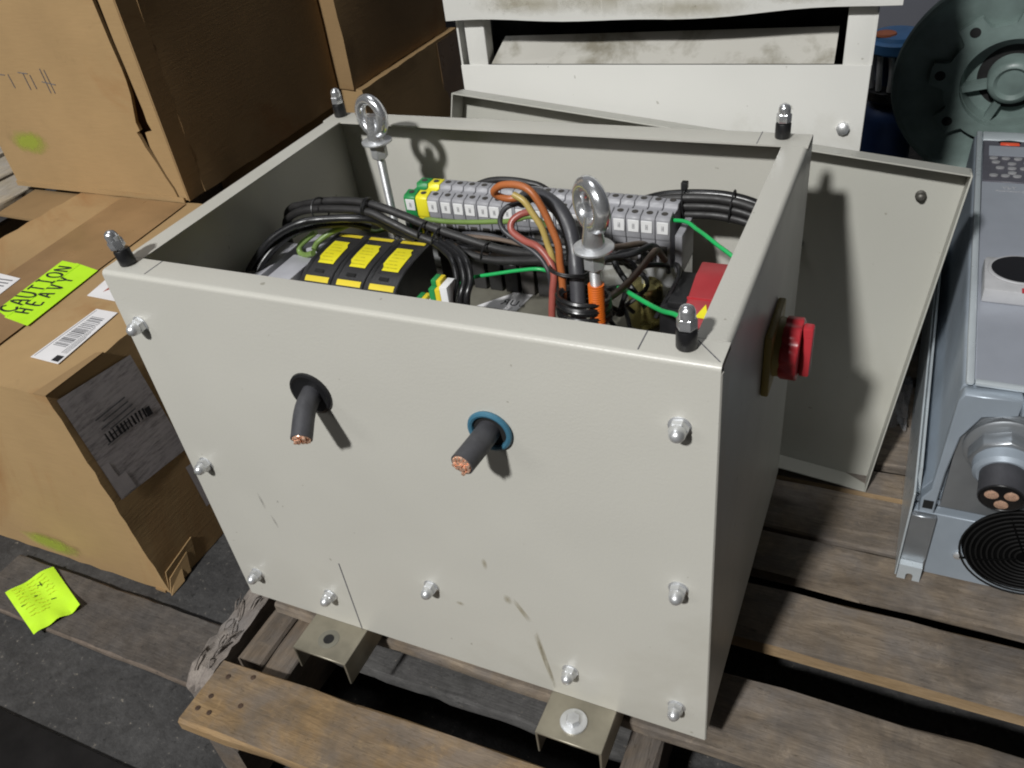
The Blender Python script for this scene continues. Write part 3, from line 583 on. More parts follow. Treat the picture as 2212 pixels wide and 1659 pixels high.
bundle('hanging_cables', 'three glossy black cables curving down to the right of the fuse holders', 'cable bundle', D, 0.0036, ['cable_black'] * 3)
Rb = []
for i in range(6):
    z = 0.4285 - 0.0098 * (i // 2) ; y = 0.371 - 0.0105 * (i % 2)
    Rb.append([(0.424, y, z - 0.010), (0.449, y, z - 0.001), (0.470, y, z + 0.003), (0.496, y, z + 0.0055), (0.523, y, z + 0.0055), (0.551, y - 0.002, z + 0.001), (0.578, y - 0.006, z - 0.010), (0.588, y - 0.03, z - 0.025)])
bundle('cable_bundle', 'black cable bundle tied up at the back right inside corner', 'cable bundle', Rb, 0.0050, ['cable_black', 'cable_matte'] * 3,
       [((0.4785, 0.366, 0.423), (1, 0, 0.1), 0.0185, 0.72), ((0.530, 0.366, 0.424), (1, 0, -0.1), 0.0185, 0.72)], 12)
tie_head = MB().box(0.475, 0.482, 0.360, 0.368, 0.4415, 0.450).build('tie_head', 'black_plastic', bpy.data.objects['cable_bundle.001'], bev=0.001)
def wire(name, label, mat, pts, r, n=10):
    org = pts[0]; o = MB().tube(pts, r, n, 6).build(name, mat, None, org); return tag(o, label, 'wire')
wire('wire', 'stout orange wire looping over the terminal strip', 'wire_orange', [(0.3638, 0.19, 0.5046), (0.3531, 0.1869, 0.5038), (0.343, 0.1838, 0.5084), (0.3433, 0.1808, 0.5144), (0.3543, 0.1777, 0.5222), (0.3729, 0.1746, 0.5247), (0.3864, 0.1715, 0.5203), (0.3975, 0.1685, 0.505), (0.4059, 0.1654, 0.4881), (0.4121, 0.1623, 0.4732), (0.4135, 0.1592, 0.4576), (0.4156, 0.1562, 0.4404), (0.4164, 0.1531, 0.4212), (0.4173, 0.15, 0.4015), (0.417, 0.148, 0.36)], 0.0036)
wire('wire', 'dull yellow wire inside the loop of the orange wire', 'wire_yellow', [(0.3632, 0.18, 0.5125), (0.3745, 0.178, 0.5073), (0.3832, 0.176, 0.4961), (0.3918, 0.174, 0.4835), (0.3974, 0.172, 0.4663), (0.4014, 0.17, 0.4556), (0.404, 0.172, 0.43)], 0.0032)
wire('wire', 'brick red wire curling below the orange loop', 'wire_red', [(0.3707, 0.2, 0.4857), (0.3607, 0.1944, 0.4841), (0.3537, 0.1889, 0.4788), (0.3552, 0.1833, 0.4715), (0.3698, 0.1778, 0.4656), (0.3865, 0.1722, 0.4636), (0.3996, 0.1667, 0.4531), (0.4053, 0.1611, 0.4417), (0.4047, 0.1556, 0.4251), (0.4039, 0.15, 0.3994), (0.404, 0.148, 0.36)], 0.0036)
wire('wire', 'thin grey wire loop left of the red wire', 'cable_grey', [(0.3609, 0.2, 0.4942), (0.3459, 0.1957, 0.4896), (0.3396, 0.1914, 0.4788), (0.3443, 0.1871, 0.4691), (0.3616, 0.1829, 0.4606), (0.3789, 0.1786, 0.4537), (0.3904, 0.1743, 0.4449), (0.397, 0.17, 0.4326), (0.398, 0.17, 0.40)], 0.0026)
th = [(0.345, 0.235, 0.478), (0.3617, 0.22, 0.4928), (0.3797, 0.21, 0.4964), (0.399, 0.2, 0.491), (0.4122, 0.19, 0.4786), (0.4198, 0.18, 0.4618), (0.425, 0.17, 0.4475), (0.4291, 0.16, 0.4259), (0.4317, 0.15, 0.4009), (0.432, 0.148, 0.36)]
tk = thing('thick_cable', 'thick dark grey cable bent down beside the sleeved eye bolt, wrapped in black ties', 'cable', (0.43, 0.15, ZP))
MB().tube(th, 0.0076, 18, 6).build('cable', 'cable_grey', tk)
for z, y, rad in ((0.4485, 0.164, 0.0185), (0.4465, 0.164, 0.0185)): MB().torus((0.4200, y, z), (0.1, 0.25, 0.95), rad, 0.0010, 30, 6, 1.0).build('zip_tie', 'black_plastic', tk)
for k in range(7): MB().torus((0.440, 0.146, 0.412 + k * 0.0034), (0.06, 0.2 - 0.06 * (k % 3), 0.95), 0.0245 - 0.0006 * (k % 2), 0.0023, 30, 6).build('wrap', 'cable_black', tk)
wire('wire', 'black cable arching behind the terminal strip', 'cable_matte', [(0.205, 0.372, 0.415), (0.2288, 0.372, 0.4265), (0.2468, 0.372, 0.431), (0.2686, 0.372, 0.432), (0.2897, 0.372, 0.430), (0.3055, 0.372, 0.426), (0.33, 0.372, 0.41)], 0.0042)
wire('wire', 'brown wire slanting down from the terminals to the sleeved eye bolt', 'wire_brown', [(0.487, 0.255, 0.415), (0.4837, 0.24, 0.4337), (0.482, 0.224, 0.4367), (0.4765, 0.208, 0.4309), (0.4699, 0.192, 0.4252), (0.4622, 0.176, 0.4209), (0.4588, 0.16, 0.4217), (0.455, 0.15, 0.41)], 0.0034)
wire('wire', 'dark wire leaving the fourth terminal from the right end', 'wire_brown', [(0.4543, 0.31, 0.395), (0.4543, 0.285, 0.4139), (0.445, 0.25, 0.4289), (0.4394, 0.22, 0.4409), (0.435, 0.20, 0.44)], 0.0034)
wire('wire', 'dark wire leaving the third terminal from the right end', 'cable_grey', [(0.4665, 0.31, 0.392), (0.4665, 0.28, 0.4158), (0.4571, 0.2533, 0.4211), (0.4459, 0.2267, 0.4294), (0.4423, 0.2, 0.441), (0.438, 0.185, 0.44)], 0.0034)
wire('wire', 'olive green wire hooked at the top of the grey breaker', 'wire_olive', [(0.0867, 0.2, 0.4062), (0.0707, 0.204, 0.3997), (0.0603, 0.208, 0.3996), (0.0597, 0.212, 0.4069), (0.0714, 0.216, 0.4158), (0.0818, 0.22, 0.4231)], 0.0036)
wire('wire', 'bright olive wire rising behind the leftmost fuse holder', 'wire_olive', [(0.0799, 0.21, 0.4046), (0.0813, 0.22, 0.4098), (0.0931, 0.23, 0.4174), (0.1033, 0.24, 0.4199), (0.1116, 0.25, 0.4214)], 0.0036)
wire('wire', 'short olive wire behind the middle fuse holder', 'wire_olive', [(0.1163, 0.262, 0.4092), (0.1311, 0.2653, 0.4048), (0.142, 0.2687, 0.4068), (0.1568, 0.272, 0.4107)], 0.0026)
wire('wire', 'long olive wire running along the front of the terminal strip', 'wire_olive', [(0.185, 0.285, 0.410), (0.1979, 0.28, 0.4196), (0.2241, 0.2783, 0.4206), (0.2582, 0.2767, 0.424), (0.2899, 0.275, 0.4288), (0.3021, 0.2733, 0.4308), (0.3169, 0.2717, 0.4354), (0.3364, 0.27, 0.4419), (0.35, 0.275, 0.43)], 0.0030)
wire('wire', 'bright green wire below the glossy black cables', 'wire_green', [(0.27, 0.2, 0.385), (0.2837, 0.2, 0.3969), (0.2968, 0.2, 0.4026), (0.3124, 0.2, 0.407), (0.3327, 0.2, 0.4127), (0.3488, 0.2, 0.417), (0.372, 0.2, 0.4215), (0.39, 0.205, 0.415)], 0.0020)
wire('wire', 'bright green wire running to the back of the right wall', 'wire_green', [(0.4661, 0.33, 0.4203), (0.4924, 0.314, 0.4289), (0.5085, 0.298, 0.43), (0.5214, 0.282, 0.4325), (0.5379, 0.266, 0.4315), (0.5589, 0.25, 0.4272), (0.59, 0.23, 0.41)], 0.0022)
wire('wire', 'bright green wire running to the front right corner', 'wire_green', [(0.445, 0.22, 0.398), (0.4604, 0.2, 0.4105), (0.4748, 0.18, 0.4189), (0.4983, 0.16, 0.4234), (0.5172, 0.14, 0.4313), (0.5386, 0.12, 0.4402), (0.56, 0.09, 0.435)], 0.0023)
wire('wire', 'short orange wire end behind the rightmost fuse holder', 'wire_orange', [(0.183, 0.262, 0.395), (0.1845, 0.26, 0.407), (0.187, 0.258, 0.417)], 0.0026)
wire('wire', 'short blue wire end behind the rightmost fuse holder', 'wire_blue', [(0.191, 0.258, 0.395), (0.1925, 0.256, 0.405), (0.196, 0.254, 0.413)], 0.0022)
rr = random.Random(11)
clut = thing('wiring_tray', 'dark jumble of small wiring and blocks in front of the terminal strip', 'wiring', (0.27, 0.28, ZP))
for k in range(9):
    x = 0.20 + 0.021 * k
    MB().box(x, x + 0.017, 0.287, 0.306, ZP, 0.374 + rr.uniform(-0.008, 0.008)).build('block', rr.choice(['terminal_dark', 'black_plastic', 'black_plastic', 'charcoal_plastic']), clut, bev=0.001, seg=1)
for k in range(12):
    x = 0.20 + 0.016 * k; MB().tube([(x, 0.308, 0.388), (x + rr.uniform(-.004, .004), 0.298, 0.395 + rr.uniform(-.004, .004)), (x + rr.uniform(-.01, .01), 0.296, 0.384), (x + rr.uniform(-.02, .02), 0.29, 0.372)], 0.0022, 7, 4).build('wire', rr.choice(['cable_black', 'cable_matte', 'cable_matte', 'terminal_dark']), clut)

rr = random.Random(31)
for k in range(11):
    xa = rr.uniform(0.19, 0.30); xb = xa + rr.uniform(0.07, 0.16); z0 = rr.uniform(0.378, 0.402); y0 = rr.uniform(0.282, 0.298)
    MB().tube([(xa, y0 + 0.012, z0 - 0.02), (xa + 0.012, y0, z0 + rr.uniform(-.004, .008)), ((xa + xb) / 2, y0 - rr.uniform(0, .008), z0 + rr.uniform(-.006, .012)), (xb - 0.012, y0 + rr.uniform(-.01, .005), z0 + rr.uniform(-.008, .006)), (xb, y0 + 0.012, z0 - 0.022)], rr.uniform(0.0022, 0.0036), 8, 5).build('wire', rr.choice(['cable_black', 'cable_matte', 'cable_grey', 'cable_black', 'wire_brown']), clut)
for k in range(8):
    xa = rr.uniform(0.43, 0.50); z0 = rr.uniform(0.37, 0.405); y0 = rr.uniform(0.20, 0.295)
    MB().tube([(xa, y0 + 0.02, z0 - 0.02), (xa + rr.uniform(-.01, .01), y0, z0), (xa + rr.uniform(-.03, .03), y0 - 0.03, z0 + rr.uniform(-.01, .01)), (xa + rr.uniform(-.04, .04), y0 - 0.06, z0 - 0.03)], rr.uniform(0.0022, 0.0036), 8, 5).build('wire', rr.choice(['cable_black', 'cable_matte', 'cable_black']), clut)

# ------------------------------------------------------------------ lime note on the board
note = thing('sticky_note', 'crumpled lime yellow note with scribbles lying on the dark boards', 'note', (-0.455, -0.04, -0.160))
C4 = [Vector((-0.530, -0.052)), Vector((-0.495, 0.017)), Vector((-0.379, -0.030)), Vector((-0.415, -0.095))]
def note_pt(u, v, dz=0.0):
    p = C4[0].lerp(C4[1], v).lerp(C4[3].lerp(C4[2], v), u)
    z = 0.0035 + 0.0025 * math.sin(5 * u + 2 * v) + 0.002 * math.sin(9 * v - 3 * u + 1) + 0.006 * max(0, u - 0.6) * (math.sin(14 * v) + 0.6) + 0.004 * max(0, 0.25 - v) * math.sin(20 * u)
    return (p.x, p.y, -0.1605 + max(0.0004, z) + dz)
n = 14; vs = [note_pt(i / n, j / n) for i in range(n + 1) for j in range(n + 1)]
MB().add(vs, [(i * (n + 1) + j, (i + 1) * (n + 1) + j, (i + 1) * (n + 1) + j + 1, i * (n + 1) + j + 1) for i in range(n) for j in range(n)]).build('sheet', 'lime_note', note, ang=22)
rr = random.Random(4); b = MB()
for k in range(9):
    u0 = 0.08 + 0.075 * k
    for s in range(3 if k < 6 else 2):
        v0 = 0.12 + 0.25 * s + rr.uniform(-.03, .03); pts = [note_pt(u0 + rr.uniform(-.014, .014), v0 + 0.035 * q, 0.0009) for q in range(6)]
        b.tube(pts, 0.00035, 4, 2)
b.build('scribbles', 'print', note)
b = MB()
for u, v, du, dv in ((0.45, 0.10, .0, .07), (0.20, 0.55, .03, .1), (0.17, 0.62, .08, .0), (0.36, 0.40, .01, .05), (0.55, 0.62, 0.02, 0.09)): b.tube([note_pt(u, v, .001), note_pt(u + du / 2, v + dv / 2, .001), note_pt(u + du, v + dv, .001)], 0.0007, 4, 3)
b.build('marks', 'ink', note)

# ------------------------------------------------------------------ cartons
def hexa(b, p): return b.add(p, [(0, 2, 3, 1), (4, 5, 7, 6), (0, 1, 5, 4), (2, 6, 7, 3), (0, 4, 6, 2), (1, 3, 7, 5)])
def dented_box(c8, n=10, amp=0.003, seed=1):
    """a cardboard box as a grid of quads with soft bulges and worn edges"""
    r = random.Random(seed); ph = [r.uniform(0, 6) for _ in range(9)]; b = MB(); c = [Vector(p) for p in c8]
    def P(u, v, t):
        x0 = c[0].lerp(c[1], u).lerp(c[2].lerp(c[3], u), v); x1 = c[4].lerp(c[5], u).lerp(c[6].lerp(c[7], u), v); p = x0.lerp(x1, t)
        def bl(a, b_, k): return math.sin(3.1 * a + ph[k]) * math.cos(2.7 * b_ + ph[k + 1]) * amp + r.uniform(-1, 1) * amp * 0.08
        e = [16 * q * (1 - q) / 4 for q in (u, v, t)]; k_ = sum(q in (0, 1) for q in (u, v, t))
        if k_ >= 2: p += Vector((r.uniform(-1, 1), r.uniform(-1, 1), r.uniform(-1, 1))) * amp * 0.35
        if u in (0, 1): p.x += (bl(v, t, 0) + (amp * 0.8 if u else -amp * 0.8)) * e[1] * e[2]
        if v in (0, 1): p.y += (bl(u, t, 2) + (amp * 0.8 if v else -amp * 0.8)) * e[0] * e[2]
        if t in (0, 1): p.z += (bl(u, v, 4) - amp * 0.5) * e[0] * e[1]
        return p
    idx = {}; vs = []; fs = []
    def V(i, j, k):
        if (i, j, k) not in idx: idx[i, j, k] = len(vs); vs.append(P(i / n, j / n, k / n))
        return idx[i, j, k]
    for a in range(n):
        for q in range(n):
            for s in (0, n):
                fs += [(V(s, a, q), V(s, a + 1, q), V(s, a + 1, q + 1), V(s, a, q + 1)), (V(a, s, q), V(a + 1, s, q), V(a + 1, s, q + 1), V(a, s, q + 1)), (V(a, q, s), V(a + 1, q, s), V(a + 1, q + 1, s), V(a, q + 1, s))]
    return b.add(vs, fs)
def corners(x0, x1, y0, y1, z0, z1, topx=0.0): return [(x0, y0, z0), (x1, y0, z0), (x0, y1, z0), (x1, y1, z0), (x0 + topx, y0 + 0.003, z1), (x1 + topx, y0 + 0.003, z1), (x0 + topx, y1, z1), (x1 + topx, y1, z1)]
lc = thing('carton', 'brown carton with lime caution stickers and white shipping labels, left of the enclosure', 'carton', (-0.55, 0.3, -0.1735))
ZL = 0.222; TX = -0.036
dented_box([(-0.785, 0.049, -0.1725), (-0.272, 0.049, -0.1725), (-0.785, 0.60, -0.1725), (-0.272, 0.60, -0.1725), (-0.82, 0.052, ZL), (-0.309, 0.052, ZL), (-0.82, 0.60, ZL), (-0.309, 0.60, ZL)], 20, 0.0034, 2).build('box', 'carton', lc, bev=0, ang=30)
def top_pts(p, dz): return [(x, y, ZL + dz) for x, y in p]
def top_sheet(name, mat, p, dz, parent, t=0.0006):
    b = MB(); b.prism(p, ZL + dz, ZL + dz + t, 'z'); return b.build(name, mat, parent)
top_sheet('tape', 'packing_tape', [(-0.655, 0.062), (-0.487, 0.062), (-0.535, 0.59), (-0.70, 0.59)], 0.0022, lc, 0.0003)
top_sheet('flap', 'carton_old', [(-0.95, 0.49), (-0.82, 0.485), (-0.82, 0.60), (-0.965, 0.60)], -0.012, lc, 0.005)
MB().prism([(-0.300, 0.0465), (-0.279, 0.0465), (-0.279, 0.60), (-0.300, 0.60)], -0.1732, -0.1690, 'z').build('torn_flap', 'carton_old', lc)
for k, (dx, za, zb_, yl) in enumerate(((0.003, -0.170, -0.136, 0.115), (0.0070, -0.171, -0.150, 0.095), (0.0105, -0.172, -0.162, 0.075))):
    MB().add([(-0.2745 + dx, 0.049 - 0.002 * k, za), (-0.2735 + dx, yl, za + 0.002), (-0.2755 + dx * 0.4, yl + 0.012, zb_ + 0.012), (-0.2755 + dx * 0.6, 0.060, zb_), (-0.2760 + dx, 0.049 - 0.002 * k, za), (-0.2750 + dx, yl, za + 0.002), (-0.2770 + dx * 0.4, yl + 0.012, zb_ + 0.012), (-0.2770 + dx * 0.6, 0.060, zb_)], [(0, 1, 2, 3), (7, 6, 5, 4), (0, 4, 5, 1), (1, 5, 6, 2), (2, 6, 7, 3), (3, 7, 4, 0)]).build('torn_flap', 'carton', lc)
MB().prism([(-0.330, 0.050), (-0.3065, 0.0505), (-0.3055, 0.155), (-0.316, 0.15)], ZL + 0.0012, ZL + 0.0035, 'z').build('worn_flap_edge', 'carton_old', lc)
la = top_sheet('caution_sticker', 'lime_paper', [(-0.585, 0.199), (-0.548, 0.188), (-0.561, 0.351), (-0.607, 0.354)], 0.0030, lc)
lbk = top_sheet('caution_sticker', 'lime_paper', [(-0.553, 0.187), (-0.490, 0.178), (-0.511, 0.343), (-0.573, 0.354)], 0.0024, lc)
GLY = {'C': [[(.75, .85), (.5, 1), (.15, .85), (0, .5), (.12, .15), (.45, 0), (.75, .15)]], 'A': [[(0, 0), (.38, 1), (.75, 0)], [(.14, .35), (.62, .38)]], 'U': [[(0, 1), (.02, .3), (.2, 0), (.5, .02), (.7, .3), (.72, 1)]],
       'T': [[(0, .95), (.75, 1)], [(.38, 1), (.36, 0)]], 'I': [[(.15, 1), (.6, 1)], [(.38, 1), (.36, 0)], [(.12, 0), (.6, 0)]], 'O': [[(.38, 1), (.08, .8), (0, .45), (.15, .08), (.42, 0), (.7, .25), (.74, .65), (.55, .95), (.38, 1)]],
       'N': [[(0, 0), (.04, 1), (.62, .05), (.68, 1)]], 'H': [[(0, 1), (.02, 0)], [(.65, 1), (.62, 0)], [(.02, .5), (.62, .55)]], 'E': [[(.65, 1), (.05, 1), (0, 0), (.65, 0)], [(.03, .52), (.5, .54)]], 'V': [[(0, 1), (.35, 0), (.7, 1)]], 'Y': [[(0, 1), (.35, .5), (.7, 1)], [(.35, .5), (.33, 0)]]}
def hand(txt, o, dx, dy, size, step, parent, z, name='handwriting', rad=0.0016):
    """marker lettering: o = start, dx = reading direction, dy = up direction of the letters"""
    o = Vector(o); dx = Vector(dx); dy = Vector(dy); r = random.Random(len(txt))
    for i, ch in enumerate(txt):
        b = MB(); k = r.uniform(0.92, 1.08)
        for st in GLY[ch]:
            pts = []
            for u, v in st: p = o + dx * (i * step + u * size * 0.54) + dy * (v * size * k); pts.append((p.x, p.y, z))
            b.tube(pts, rad, 6, 4)
        b.v = [(x, y, z + (q - z) * 0.25) for x, y, q in b.v]; b.build('letter', 'ink', parent)
hand('CAUTION', (-0.5505, 0.201), (-0.10, 0.995), (-1.0, -0.05), 0.034, 0.0208, la, ZL + 0.0040, rad=0.0021)
hand('HEAVY', (-0.519, 0.205), (-0.10, 0.995), (-1.0, -0.05), 0.028, 0.0235, lbk, ZL + 0.0034, rad=0.0021)
sl = top_sheet('shipping_label', 'paper', [(-0.412, 0.116), (-0.353, 0.114), (-0.369, 0.246), (-0.414, 0.246)], 0.0016, lc)
rr = random.Random(8); y = 0.150; bars = MB()
while y < 0.226:
    w_ = rr.choice([0.0012, 0.0018, 0.0028]); bars.prism([(-0.403, y), (-0.376, y), (-0.3765, y + w_), (-0.4035, y + w_)], ZL + 0.0022, ZL + 0.0024, 'z'); y += w_ + rr.choice([0.0012, 0.002, 0.0026])
bars.build('barcode', 'grey_ink', sl)
MB().prism([(-0.372, 0.118), (-0.357, 0.1175), (-0.3585, 0.131), (-0.3725, 0.131)], ZL + 0.0022, ZL + 0.0024, 'z').build('black_square', 'ink', sl)
ln = MB()
for k in range(4): ln.prism([(-0.372 + .0032 * k, 0.137), (-0.3712 + .0032 * k, 0.137), (-0.3740 + .0032 * k, 0.215 - 0.012 * k), (-0.3748 + .0032 * k, 0.215 - 0.012 * k)], ZL + 0.0022, ZL + 0.0024, 'z')
ln.prism([(-0.4085, 0.120), (-0.4075, 0.120), (-0.4095, 0.243), (-0.4105, 0.243)], ZL + 0.0022, ZL + 0.0024, 'z'); ln.build('printed_lines', 'grey_ink', sl)
wl = top_sheet('shipping_label', 'paper', [(-0.70, 0.225), (-0.624, 0.232), (-0.634, 0.287), (-0.71, 0.293)], 0.0030, lc)
ln = MB()
for k in range(5): ln.prism([(-0.69, 0.238 + .009 * k), (-0.642, 0.240 + .009 * k), (-0.642, 0.243 + .009 * k), (-0.69, 0.241 + .009 * k)], ZL + 0.0037, ZL + 0.0038, 'z')
ln.build('printed_lines', 'grey_ink', wl)
wr = top_sheet('shipping_label', 'paper', [(-0.464, 0.274), (-0.385, 0.272), (-0.392, 0.333), (-0.474, 0.333)], 0.0016, lc)
MB().prism([(-0.445, 0.290), (-0.436, 0.302), (-0.446, 0.313)], ZL + 0.0022, ZL + 0.0024, 'z').build('red_mark', 'wire_red', wr)
def sx(z): return -0.273 + TX * (z + 0.162) / (ZL + 0.162)   # leaning right side of the carton
def side_sheet(name, mat, p, off_, parent):
    return MB().add([(sx(z) + off_, y, z) for y, z in p], [tuple(range(len(p)))]).build(name, mat, parent)
sd = side_sheet('shipping_sheet', 'pouch_paper', [(0.062, 0.022), (0.196, 0.008), (0.190, 0.196), (0.060, 0.210)], 0.0034, lc)
rr = random.Random(21)
side_sheet('bare_margin', 'dull_paper', [(0.063, 0.024), (0.078, 0.022), (0.075, 0.085), (0.062, 0.087)], 0.0038, sd)
side_sheet('bare_margin', 'dull_paper', [(0.064, 0.025), (0.092, 0.022), (0.090, 0.055), (0.063, 0.057)], 0.0040, sd)
for k in range(6):
    z = 0.150 - 0.0085 * k; y0 = 0.088 + rr.uniform(0, .02); y1 = y0 + rr.uniform(0.03, 0.07)
    side_sheet('print_line', 'grey_ink', [(y0, z - 0.0015), (min(y1, .18), z - 0.0025), (min(y1, .18), z), (y0, z + 0.001)], 0.0038, sd)
for k in range(11):
    y0 = 0.092 + 0.007 * k; side_sheet('print_letter', 'ink', [(y0, 0.108 - .0008 * k), (y0 + rr.uniform(.0022, .0045), 0.1075 - .0008 * k), (y0 + rr.uniform(.0022, .0045), 0.124 - .0008 * k), (y0, 0.1245 - .0008 * k)], 0.0039, sd)
side_sheet('print_dot', 'ink', [(0.166, 0.098), (0.176, 0.097), (0.176, 0.112), (0.166, 0.113)], 0.0040, sd)
side_sheet('side_label', 'dull_paper', [(0.178, -0.103), (0.26, -0.11), (0.26, -0.03), (0.179, -0.017)], 0.0034, lc)
film('paint_mark', 'spray_green', [(-0.60, 0.0450, -0.172), (-0.44, 0.0450, -0.172), (-0.44, 0.0455, -0.105), (-0.60, 0.0455, -0.105)], lc)

bc = thing('carton', 'tall brown carton with a split front seam, standing on the labelled carton', 'carton', (-0.76, 0.87, ZL))
dented_box(corners(-1.005, -0.531, 0.642, 1.125, ZL + 0.004, 1.02), 18, 0.004, 5).build('box', 'carton_old', bc, ang=30)
# front sheets with a ragged split between them
split = [(-0.5560, ZL + 0.006), (-0.5600, 0.250), (-0.570, 0.275), (-0.5775, 0.300), (-0.5905, 0.330), (-0.5935, 0.345), (-0.598, 0.358), (-0.5885, 0.362), (-0.590, 0.378), (-0.5840, 0.400), (-0.5765, 0.427), (-0.5735, 0.452), (-0.5735, 0.475), (-0.5770, 0.52), (-0.5795, 0.585), (-0.582, 0.66), (-0.585, 1.018)]
spl2 = [(x + g * 1.35 + (0.0018 if z < 0.33 else 0.0055), z) for (x, z), g in zip(split, (0.0006, 0.001, 0.0012, 0.002, 0.003, 0.006, 0.010, 0.017, 0.015, 0.0115, 0.005, 0.002, 0.0015, 0.002, 0.0035, 0.004, 0.004))]
MB().prism([(-1.003, ZL + 0.006)] + split + [(-1.003, 1.018)], 0.5965, 0.6035, 'y').build('front_flap', 'carton', bc)
MB().prism([(-0.5347, 1.018)] + spl2[::-1] + [(-0.5347, ZL + 0.006)], 0.5985, 0.6035, 'y').build('front_flap', 'carton', bc)
MB().box(-0.5345, -0.5313, 0.5990, 0.6440, ZL + 0.004, 1.018).build('side_edge', 'carton_old', bc)
MB().box(-1.0, -0.5350, 0.630, 0.636, ZL + 0.008, 1.015).build('inner_layer', 'carton_inside', bc)
MB().box(-1.004, -0.54, 0.5935, 0.5963, ZL + 0.002, ZL + 0.012).build('bottom_lip', 'carton', bc)
film('paint_mark', 'spray_green', [(-0.965, 0.5955, 0.295), (-0.845, 0.5955, 0.30), (-0.845, 0.5955, 0.350), (-0.965, 0.5955, 0.350)], bc)
b = MB()
for s in ([(-0.781, .470), (-0.779, .425)], [(-0.771, .468), (-0.768, .425)], [(-0.79, .446), (-0.757, .441)], [(-0.815, .458), (-0.813, .432)], [(-0.845, .462), (-0.82, .460)], [(-0.832, .461), (-0.83, .43)], [(-0.875, .458), (-0.872, .432)], [(-0.905, .458), (-0.885, .456)]):
    b.tube([(x, 0.5960, z) for x, z in s] if len(s) > 2 else [(s[0][0], 0.5960, s[0][1]), ((s[0][0] + s[1][0]) / 2, 0.5960, (s[0][1] + s[1][1]) / 2), (s[1][0], 0.5960, s[1][1])], 0.0009, 5, 2)
b.build('pencil_marks', 'grey_ink', bc)
c2 = thing('carton', 'brown carton behind the split one, on top of a stack of two', 'carton', (-0.75, 1.36, 0.252))
dented_box(corners(-1.0, -0.492, 1.133, 1.60, 0.252, 0.95), 18, 0.005, 8).build('box', 'carton_old', c2, ang=30)
c3 = thing('carton', 'brown carton at the bottom of the stack of two behind the enclosure', 'carton', (-0.75, 1.36, -0.1735))
dented_box(corners(-1.0, -0.474, 1.135, 1.62, -0.173, 0.250), 18, 0.004, 9).build('box', 'carton', c3, ang=30)
MB().box(-0.4715, -0.4708, 1.50, 1.615, -0.18, 0.245).build('tape', 'packing_tape', c3)
cr = thing('crate', 'pale slatted wooden crate at the far left edge', 'crate', (-1.3, 0.75, -0.1735))
for k in range(5): plank(cr, 'slat', -1.11 - 0.13 * k, -1.0 - 0.13 * k, 0.2, 1.2, 0.19, 0.21, 'pale_wood', 70 + k, 'y')
for k in range(3): plank(cr, 'side_board', -1.035, -1.012, 0.2, 1.2, -0.172 + 0.12 * k, -0.075 + 0.12 * k, 'pallet_wood', 80 + k, 'y')
plank(cr, 'post', -1.08, -1.036, 0.25, 0.30, -0.173, 0.19, 'pallet_wood', 90, 'y')
plank(cr, 'post', -1.08, -1.036, 1.1, 1.15, -0.173, 0.19, 'pallet_wood', 91, 'y')

# ------------------------------------------------------------------ lid leaning behind
BRc, TRc, TLc = Vector((0.716, 0.459, -0.044)), Vector((0.773, 0.55, 0.391)), Vector((0.107, 0.55, 0.466))
ux = (TRc - TLc); LW = ux.length; ux.normalize(); vz = (TRc - BRc); vz = (vz - ux * vz.dot(ux)); LH = vz.length + 0.002; vz.normalize(); ny = vz.cross(ux).normalized()   # ny points to the back
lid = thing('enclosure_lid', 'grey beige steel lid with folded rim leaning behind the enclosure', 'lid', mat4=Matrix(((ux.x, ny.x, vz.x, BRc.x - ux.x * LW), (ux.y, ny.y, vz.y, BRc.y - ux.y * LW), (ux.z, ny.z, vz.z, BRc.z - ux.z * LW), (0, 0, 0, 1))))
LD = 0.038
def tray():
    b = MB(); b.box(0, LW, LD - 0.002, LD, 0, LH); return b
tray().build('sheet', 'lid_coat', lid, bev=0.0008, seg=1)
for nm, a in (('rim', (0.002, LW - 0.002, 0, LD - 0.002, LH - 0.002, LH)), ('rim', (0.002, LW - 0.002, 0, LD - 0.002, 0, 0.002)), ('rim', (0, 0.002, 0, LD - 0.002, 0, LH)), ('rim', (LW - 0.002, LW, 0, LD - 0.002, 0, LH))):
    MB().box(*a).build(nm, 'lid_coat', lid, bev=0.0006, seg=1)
for x, z in ((LW - 0.045, LH - 0.040), (LW - 0.171, LH - 0.127), (0.06, LH - 0.065)):
    MB().lathe([(0, 0.0065), (0.006, 0.0065), (0.007, 0.005), (0.013, 0.004), (0.014, 0.002)], (x, LD - 0.002, z), (0, -1, 0), 12).build('stud', 'dark_steel', lid)
